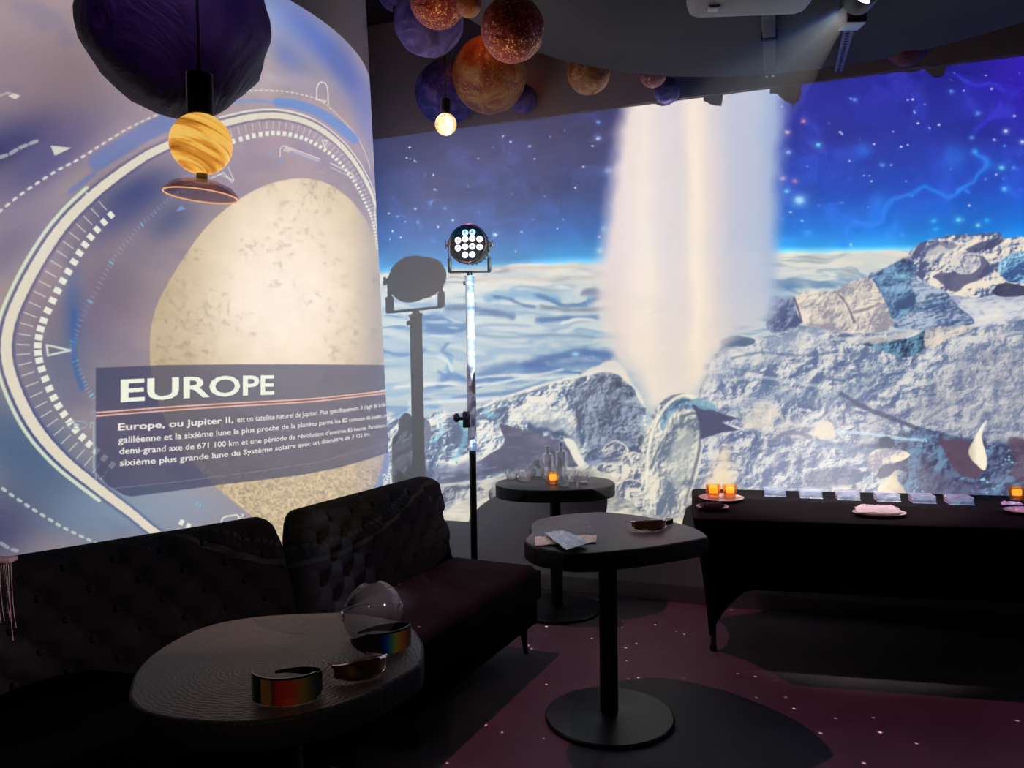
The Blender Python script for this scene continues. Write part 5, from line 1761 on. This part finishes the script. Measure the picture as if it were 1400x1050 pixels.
v = on(885, 722)
chrome_glasses((v.x, v.y, ZT), 8, 1.18, M_rose, M_amber, 'bronze chrome glasses with amber lens on the middle table')
v = on(905, 716)
t_ = visor((v.x, v.y, ZT + .001), 25, .052, .042, .022, M_vblack, M_chrome, 'small black glasses with chrome rim behind the bronze pair on the middle table', arm_l=60, arm_r=60, tip=.006, cat='glasses', name='dark_glasses')


# ---------------------------------------------------------------- foil packets, napkins and plates
def pillow(P, z, th, mats, name, parent=None, seed=0, crinkle=.003, nx=24, ny=12, origin=None):
    """soft packet over the four-cornered outline P (x, y), puffed and crinkled"""
    V, F = [], []
    P = [Vector((p[0], p[1], 0)) for p in P]
    for side in (1, -1):
        for j in range(ny + 1):
            for i in range(nx + 1):
                u, w = i / nx, j / ny
                q = (P[0] * (1 - u) + P[1] * u) * (1 - w) + (P[3] * (1 - u) + P[2] * u) * w
                puff = min(1, (min(u, 1 - u) * 9)) ** .6 * min(1, (min(w, 1 - w) * 5)) ** .6
                n = mnoise.noise(Vector((u * 7 + seed, w * 5, side))) * crinkle + mnoise.noise(Vector((u * 22 + seed, w * 14, side))) * crinkle * .5
                V.append((q.x, q.y, z + th * .5 + side * th * .5 * puff + (n if side > 0 else 0) + (0.0 if side > 0 else abs(n) * .2)))
    o = (nx + 1) * (ny + 1)
    for s_ in (0, 1):
        for j in range(ny):
            for i in range(nx):
                a = s_ * o + j * (nx + 1) + i
                q = (a, a + 1, a + nx + 2, a + nx + 1)
                F.append(q if s_ == 0 else q[::-1])
    return MB().add(V, F).build(name, mats, parent, angle=25)


def packet(corners, z, th, m, name, label, cat, seed=0, crinkle=.003, zt=ZT):
    C3 = [at_z(x, y, z) for x, y in corners]
    c = sum(C3, Vector()) / 4
    o = pillow([(p.x - c.x, p.y - c.y) for p in C3], 0, th, m, name, None, seed, crinkle)
    o.location = (c.x, c.y, z)
    return tag(o, label, cat)


M_foilpink = mat('pink_foil', (.80, .55, .45), .3, metal=.6, bump=.5, bscale=120)
M_foil = mat('silver_foil_film', (.72, .74, .82), .22, metal=.45, bump=.6, bscale=90)
packet([(731, 736), (816, 733.5), (815, 743), (732, 748)], ZT + .0005, .012, M_foilpink, 'foil_packet', 'long pinkish foil packet lying under the silver one on the middle table', 'packet', 3, .005)
packet([(744, 731), (769, 726.5), (807, 744), (774, 754)], ZT + .014, .012, M_foil, 'foil_packet', 'crumpled silver plastic packet on top of the pink foil packet, middle table', 'packet', 8, .009)

# ---------------------------------------------------------------- glassware on the back table
M_glass = clear_mat('clear_glass', (.93, .94, .96), .07, .02, .85, (.95, .97, 1.0), .02)
M_glass_base = clear_mat('thick_glass_base', (.92, .90, .90), .20, .05, .55, (1.0, .92, .88), .05)


def cup_at(px, py, z=ZT):
    p = on(px, py, z)
    return Vector((p.x, p.y, z))


def make_tumbler(loc, label):
    t = thing('tumbler', loc, label, 'glass', 'clear tumblers on the back table')
    MB().lathe([(.026, .001), (.036, .018), (.040, .040), (.037, .070), (.0355, .070), (.038, .040), (.034, .020), (.027, .012), (.001, .011)], 28, cap=False).build('cup', M_glass, t)
    MB().lathe([(.001, 0), (.025, 0), (.031, .009), (.026, .0115), (.001, .0105)], 24, cap=False).build('thick_base', M_glass_base, t)
    return t


tm = make_tumbler(cup_at(699.5, 656), 'clear tumbler standing farthest left on the back table')
dup(tm, cup_at(717.5, 658.5), None, 'clear tumbler second from the left on the back table')
dup(tm, cup_at(771, 665.5), None, 'clear tumbler right of the lit candle glass, nearest the table front')
dup(tm, cup_at(780.5, 660), None, 'clear tumbler behind the front one, right of the lit candle glass')
dup(tm, cup_at(798, 661), None, 'clear tumbler standing farthest right on the back table')
dup(tm, cup_at(726, 651), None, 'clear tumbler behind the left pair on the back table')

M_wax = mat('glowing_candle_core', (1, .6, .05), .5, emis=(1.0, .42, .02), estr=2.4)
M_ambg = clear_mat('amber_glass', (.95, .72, .45), .08, .03, .5, (1.0, .8, .6), .05)


def make_candle(loc, label, s_=1.0):
    t = thing('candle_glass', loc, label, 'candle')
    MB().lathe([(.026 * s_, .001), (.032 * s_, .02), (.037 * s_, .05), (.036 * s_, .072), (.0345 * s_, .072), (.035 * s_, .05), (.029 * s_, .02), (.001, .014)], 28, cap=False).build('cup', M_ambg, t)
    MB().lathe([(.001, .030), (.020 * s_, .030), (.022 * s_, .05), (.018 * s_, .060), (.001, .061)], 20, cap=False).build('glowing_wax', M_wax, t)
    MB().lathe([(.001, 0), (.025 * s_, 0), (.029 * s_, .008), (.001, .010)], 20, cap=False).build('thick_base', M_glass_base, t)
    return t


q = cup_at(756, 663)
make_candle(q, 'lit orange candle glass among tumblers in front of the two bottles')


def make_bottle(loc, label, h=.20, r=.038):
    t = thing('glass_bottle', loc, label, 'bottle')
    MB().lathe([(r * .9, .001), (r, .006), (r, h * .76), (r * .93, h * .81), (r * .42, h * .86), (r * .38, h * .90), (r * .38, h), (r * .30, h), (r * .30, h * .87), (r * .86, h * .80), (r * .93, h * .74), (r * .93, .012), (.001, .010)], 32, cap=False).build('bottle_body', M_glass, t)
    MB().lathe([(r * .40, h * .99), (r * .46, h), (r * .46, h * 1.06), (.001, h * 1.065)], 20, cap=False).build('stopper', M_glass_base, t)
    return t


make_bottle(cup_at(749, 656), 'clear square-shouldered glass bottle behind the candle, the left of two', .195, .038)
make_bottle(cup_at(767.5, 653.5), 'clear glass bottle with wide stopper, the right and taller of two', .205, .038)

# ---------------------------------------------------------------- buffet table under black stretch cloth
HB = .72
FL, FR_, BL = at_z(946, 708, HB), at_z(1400, 722, HB), at_z(967, 668, HB)
dx = (FR_ - FL).normalized()
dy = Vector((-dx.y, dx.x, 0))
DEP = (BL - FL).dot(dy)
LEN = 1.86
t = thing('buffet_table', (FL.x, FL.y, 0), 'long buffet table under black stretch cloth at right, before the back wall', 'table', rz=math.atan2(dx.y, dx.x))
print('buffet', FL, DEP)


def rrect(x0, y0, x1, y1, r, n=6, m=26):
    pts = []
    for cx, cy, a0 in ((x1 - r, y0 + r, -90), (x1 - r, y1 - r, 0), (x0 + r, y1 - r, 90), (x0 + r, y0 + r, 180)):
        for k in range(n + 1):
            a = R(a0 + 90 * k / n)
            pts.append((cx + r * math.cos(a), cy + r * math.sin(a)))
    out = []
    for i in range(len(pts)):
        a, b = pts[i], pts[(i + 1) % len(pts)]
        d = math.hypot(b[0] - a[0], b[1] - a[1])
        k = max(1, int(d / .05))
        for j in range(k):
            out.append((a[0] + (b[0] - a[0]) * j / k, a[1] + (b[1] - a[1]) * j / k))
    return out


top = rrect(0, 0, LEN, DEP, .05)
fx0, fx1, fy0, fy1 = .10, LEN - .10, .27, DEP - .08
V, F = [], []
NR = 16
np_ = len(top)
for j in range(NR + 1):
    f = j / NR
    for (x, y) in top:
        bx = fx0 - .02 + (fx1 - fx0 + .04) * x / LEN
        by = fy0 - .02 + (fy1 - fy0 + .04) * y / DEP
        ux, uy = (bx - fx0) / (fx1 - fx0), (by - fy0) / (fy1 - fy0)
        arch = (.27 if y < .06 else .52) * min(1, (max(0, math.sin(PI * min(1, max(0, ux)))) * 3.0)) ** .6 if (y < .06 or y > DEP - .06) else .16 * max(0, math.sin(PI * min(1, max(0, uy)))) ** .7
        zb = .075 + arch
        k = f ** 1.0
        z = HB - .006 - (HB - .006 - zb) * f
        g = (HB - z) / (HB - .075)                       # straight pull towards the feet, a little hollow
        g = g + .10 * math.sin(PI * g)
        V.append((x + (bx - x) * g, y + (by - y) * g, z))
V2, F2 = [], []
for j in range(NR):
    for i in range(np_):
        F.append((j * np_ + i, j * np_ + (i + 1) % np_, (j + 1) * np_ + (i + 1) % np_, (j + 1) * np_ + i))
mb = MB().add(V, F)
o = len(mb.v)
rimt = rrect(.008, .008, LEN - .008, DEP - .008, .046)
if len(rimt) != np_:
    rimt = [(x * .992 + .004 * LEN, y * .99 + .005 * DEP) for x, y in top]
mb.add([(x, y, HB) for x, y in rimt], [])
for i in range(np_):
    mb.f.append((i, (i + 1) % np_, o + (i + 1) % np_, o + i))
    mb.m.append(0)
mb.f.append(tuple(o + i for i in range(np_)))
mb.m.append(0)
mb.build('stretch_cloth', M_cloth, t, angle=60)
M_leg = mat('brown_steel_leg', (.12, .07, .06), .35, metal=.6)
for x in (fx0, fx1):
    for y in (fy0, fy1):
        lg = MB().cyl((x, y, .03), (x, y, HB - .03), .014, n=14).build('leg', M_leg, t)
        MB().cyl((x, y, 0), (x, y, .03), .018, n=14).build('foot', M_plastic, lg)


def on_buffet(px, py, z=HB):
    p = at_z(px, py, z)
    return Vector((p.x, p.y, z))


M_china = mat('pale_pink_napkin', (.62, .58, .60), .8, spec=.2, bump=.15, bscale=60)
M_porc = mat('pale_plate_glaze', (.62, .50, .48), .3, spec=.5)
M_darkcloth = mat('charcoal_napkin', (.03, .03, .034), .9, bump=.3, bscale=80)


def plate(loc, r, label, m=M_porc, name='plate', cat='plate', sy=1.0):
    o = MB().lathe([(.001, .004), (r * .55, .004), (r * .75, .008), (r * .98, .016), (r, .0175), (r * .98, .0155), (r * .7, .004), (r * .5, 0), (.001, 0)], 48, Matrix.Scale(sy, 4, (0, 1, 0)), cap=False).build(name, m)
    o.location = loc
    return tag(o, label, cat)


def napkin(loc, w, d, th, m, label, rz=0, seed=0, name='folded_napkin'):
    o = pillow([(-w / 2, -d / 2), (w / 2, -d / 2 * .8), (w / 2 * .9, d / 2), (-w / 2 * .8, d / 2 * .9)], 0, th, m, name, None, seed, .006)
    o.location = loc
    o.rotation_euler = (0, 0, R(rz))
    return tag(o, label, 'napkin')


pl = on_buffet(986, 684)
plate(pl, .115, 'pale pink rimmed plate holding two amber candle glasses at the buffet left end')
pz = pl + Vector((-.035, .02, .0052))
for k_, (dx_, dy_, lb) in enumerate(((-.042, .015, 'left one of the two lit amber candle glasses on the pink plate'), (.043, .005, 'right one of the two lit amber candle glasses on the pink plate'))):
    o = make_candle(pl + Vector((dx_ + .01, dy_ + .02, .0045)), lb, 1.05)
    o['group'] = 'candle glasses on the pink plate'
p2 = on_buffet(974, 696.5)
plate(p2, .078, 'small pale-rimmed saucer under a dark napkin at the buffet front left')
napkin(p2 + Vector((-.005, .0, .006)), .125, .07, .028, M_darkcloth, 'dark crumpled napkin lying on the small saucer', 10, 4)
p3 = on_buffet(1202, 705)
plate(p3, .118, 'pale pink plate under a folded napkin at the buffet centre', sy=.8)
napkin(p3 + Vector((-.012, .0, .010)), .205, .145, .034, M_china, 'pale pink folded napkin with open fold on the centre plate', -12, 9)
p4 = on_buffet(1404, 702)
plate(p4, .10, 'pale plate at the right edge of the picture under a candle', sy=.8)
napkin(on_buffet(1392, 694) + Vector((0, .05, .0)), .10, .07, .016, M_china, 'white napkin at the right edge beside the candle', -20, 2)
o = make_candle(on_buffet(1401, 688) + Vector((.0, .06, 0)), 'lit amber candle glass cut by the right edge of the picture', 1.05)
M_acr = clear_mat('clear_acrylic', (.90, .93, .97), .12, .05, .4, (.85, .92, 1.0), .22)
M_acr_edge = mat('frosted_acrylic_edge', (.62, .68, .74), .4, alpha=.6)
places = ['first', 'second', 'third', 'fourth', 'fifth', 'sixth']
for k_, (x0, x1, y) in enumerate(((1045, 1075, 678.5), (1094, 1125, 681), (1145, 1177, 683.5), (1199, 1232, 685.5), (1248, 1281, 688), (1298, 1333, 690))):
    a, b = on_buffet(x0, y), on_buffet(x1, y + .9)
    w = (b - a).length
    t = thing('acrylic_stand', (a + b) / 2, 'clear acrylic display stand, ' + places[k_] + ' from the left along the rear buffet edge', 'display stand', 'acrylic stands along the buffet rear', rz=math.atan2((b - a).y, (b - a).x))
    MB().box((-w / 2, 0, 0), (w / 2, .085, .004), bev=.0012).build('foot_sheet', M_acr, t)
    MB().box((-w / 2 * .98, .004, .004), (w / 2 * .98, .10, .018), bev=.002).build('lower_tray', M_acr, t)
    MB().box((-w / 2 * .98, .010, .019), (w / 2 * .98, .11, .036), bev=.002).build('upper_tray', M_acr, t)
    MB().box((-w / 2, -.002, .0), (w / 2, .0, .003)).build('front_edge', M_acr_edge, t)

# ---------------------------------------------------------------- rhinestone fringe over the sofa back
M_band = mat('dull_sequin_band', (.22, .15, .15), .5, metal=.4, bump=.8, bscale=300)
M_rhine = mat('rhinestone', (.85, .66, .62), .15, metal=.8)
fr0 = at_y(4, 764, 2.26)
t = thing('rhinestone_fringe', fr0, 'sparkling rhinestone fringe garment hanging over the sofa back at the left edge', 'garment')
rnd = random.Random(4)
strands = []
for i in range(17):
    x = -.070 + i * .0058
    ln = .150 + rnd.uniform(0, .075) + (.03 if i in (9, 12, 15) else 0)
    mbs = MB()
    n_ = int(ln / .0042)
    for k in range(n_):
        z = -k * .0042
        V = [(x + .0017 * a + .004 * math.sin(k * .05 + i) * (k / n_) + .010 * (k / n_) ** 2 * (i > 5), .0017 * b - .004 * math.sin(i), z + .0019 * c) for a, b, c in ((1.2, 0, 0), (0, 1, 0), (-1, 0, 0), (0, -1, 0), (0, 0, 1), (0, 0, -1))]
        mbs.add(V, [(0, 1, 4), (1, 2, 4), (2, 3, 4), (3, 0, 4), (1, 0, 5), (2, 1, 5), (3, 2, 5), (0, 3, 5)])
    mbs.build('strand', M_rhine, t, smooth_=False)
MB().box((-.075, -.008, -.012), (.026, .03, .002), bev=.004).build('top_band', M_band, t)

for m in bpy.data.materials:           # small glowing things: seen, but not sampled as lamps, which keeps the picture clean
    m.cycles.emission_sampling = 'NONE'

# faint haze lit by the wall projector's beam close to its lens
hz = MB()
_hd = (Vector((-.2, 4.6, 2.15)) - PROJ_BACK).normalized()
_a, _b = PROJ_BACK + _hd * .05, PROJ_BACK + _hd * 1.25
hz.cyl(_a, _b, .03, .62, 32)
mh = bpy.data.materials.new('thin_haze')
mh.use_nodes = True
mh.node_tree.nodes.clear()
_o = mh.node_tree.nodes.new('ShaderNodeOutputMaterial')
_v = mh.node_tree.nodes.new('ShaderNodeVolumeScatter')
_v.inputs['Density'].default_value = .011
_v.inputs['Anisotropy'].default_value = .2
mh.node_tree.links.new(_v.outputs[0], _o.inputs['Volume'])
tag(hz.build('haze', mh, None), 'faint haze glowing in the ceiling projector beam near its lens', 'haze', kind='stuff')
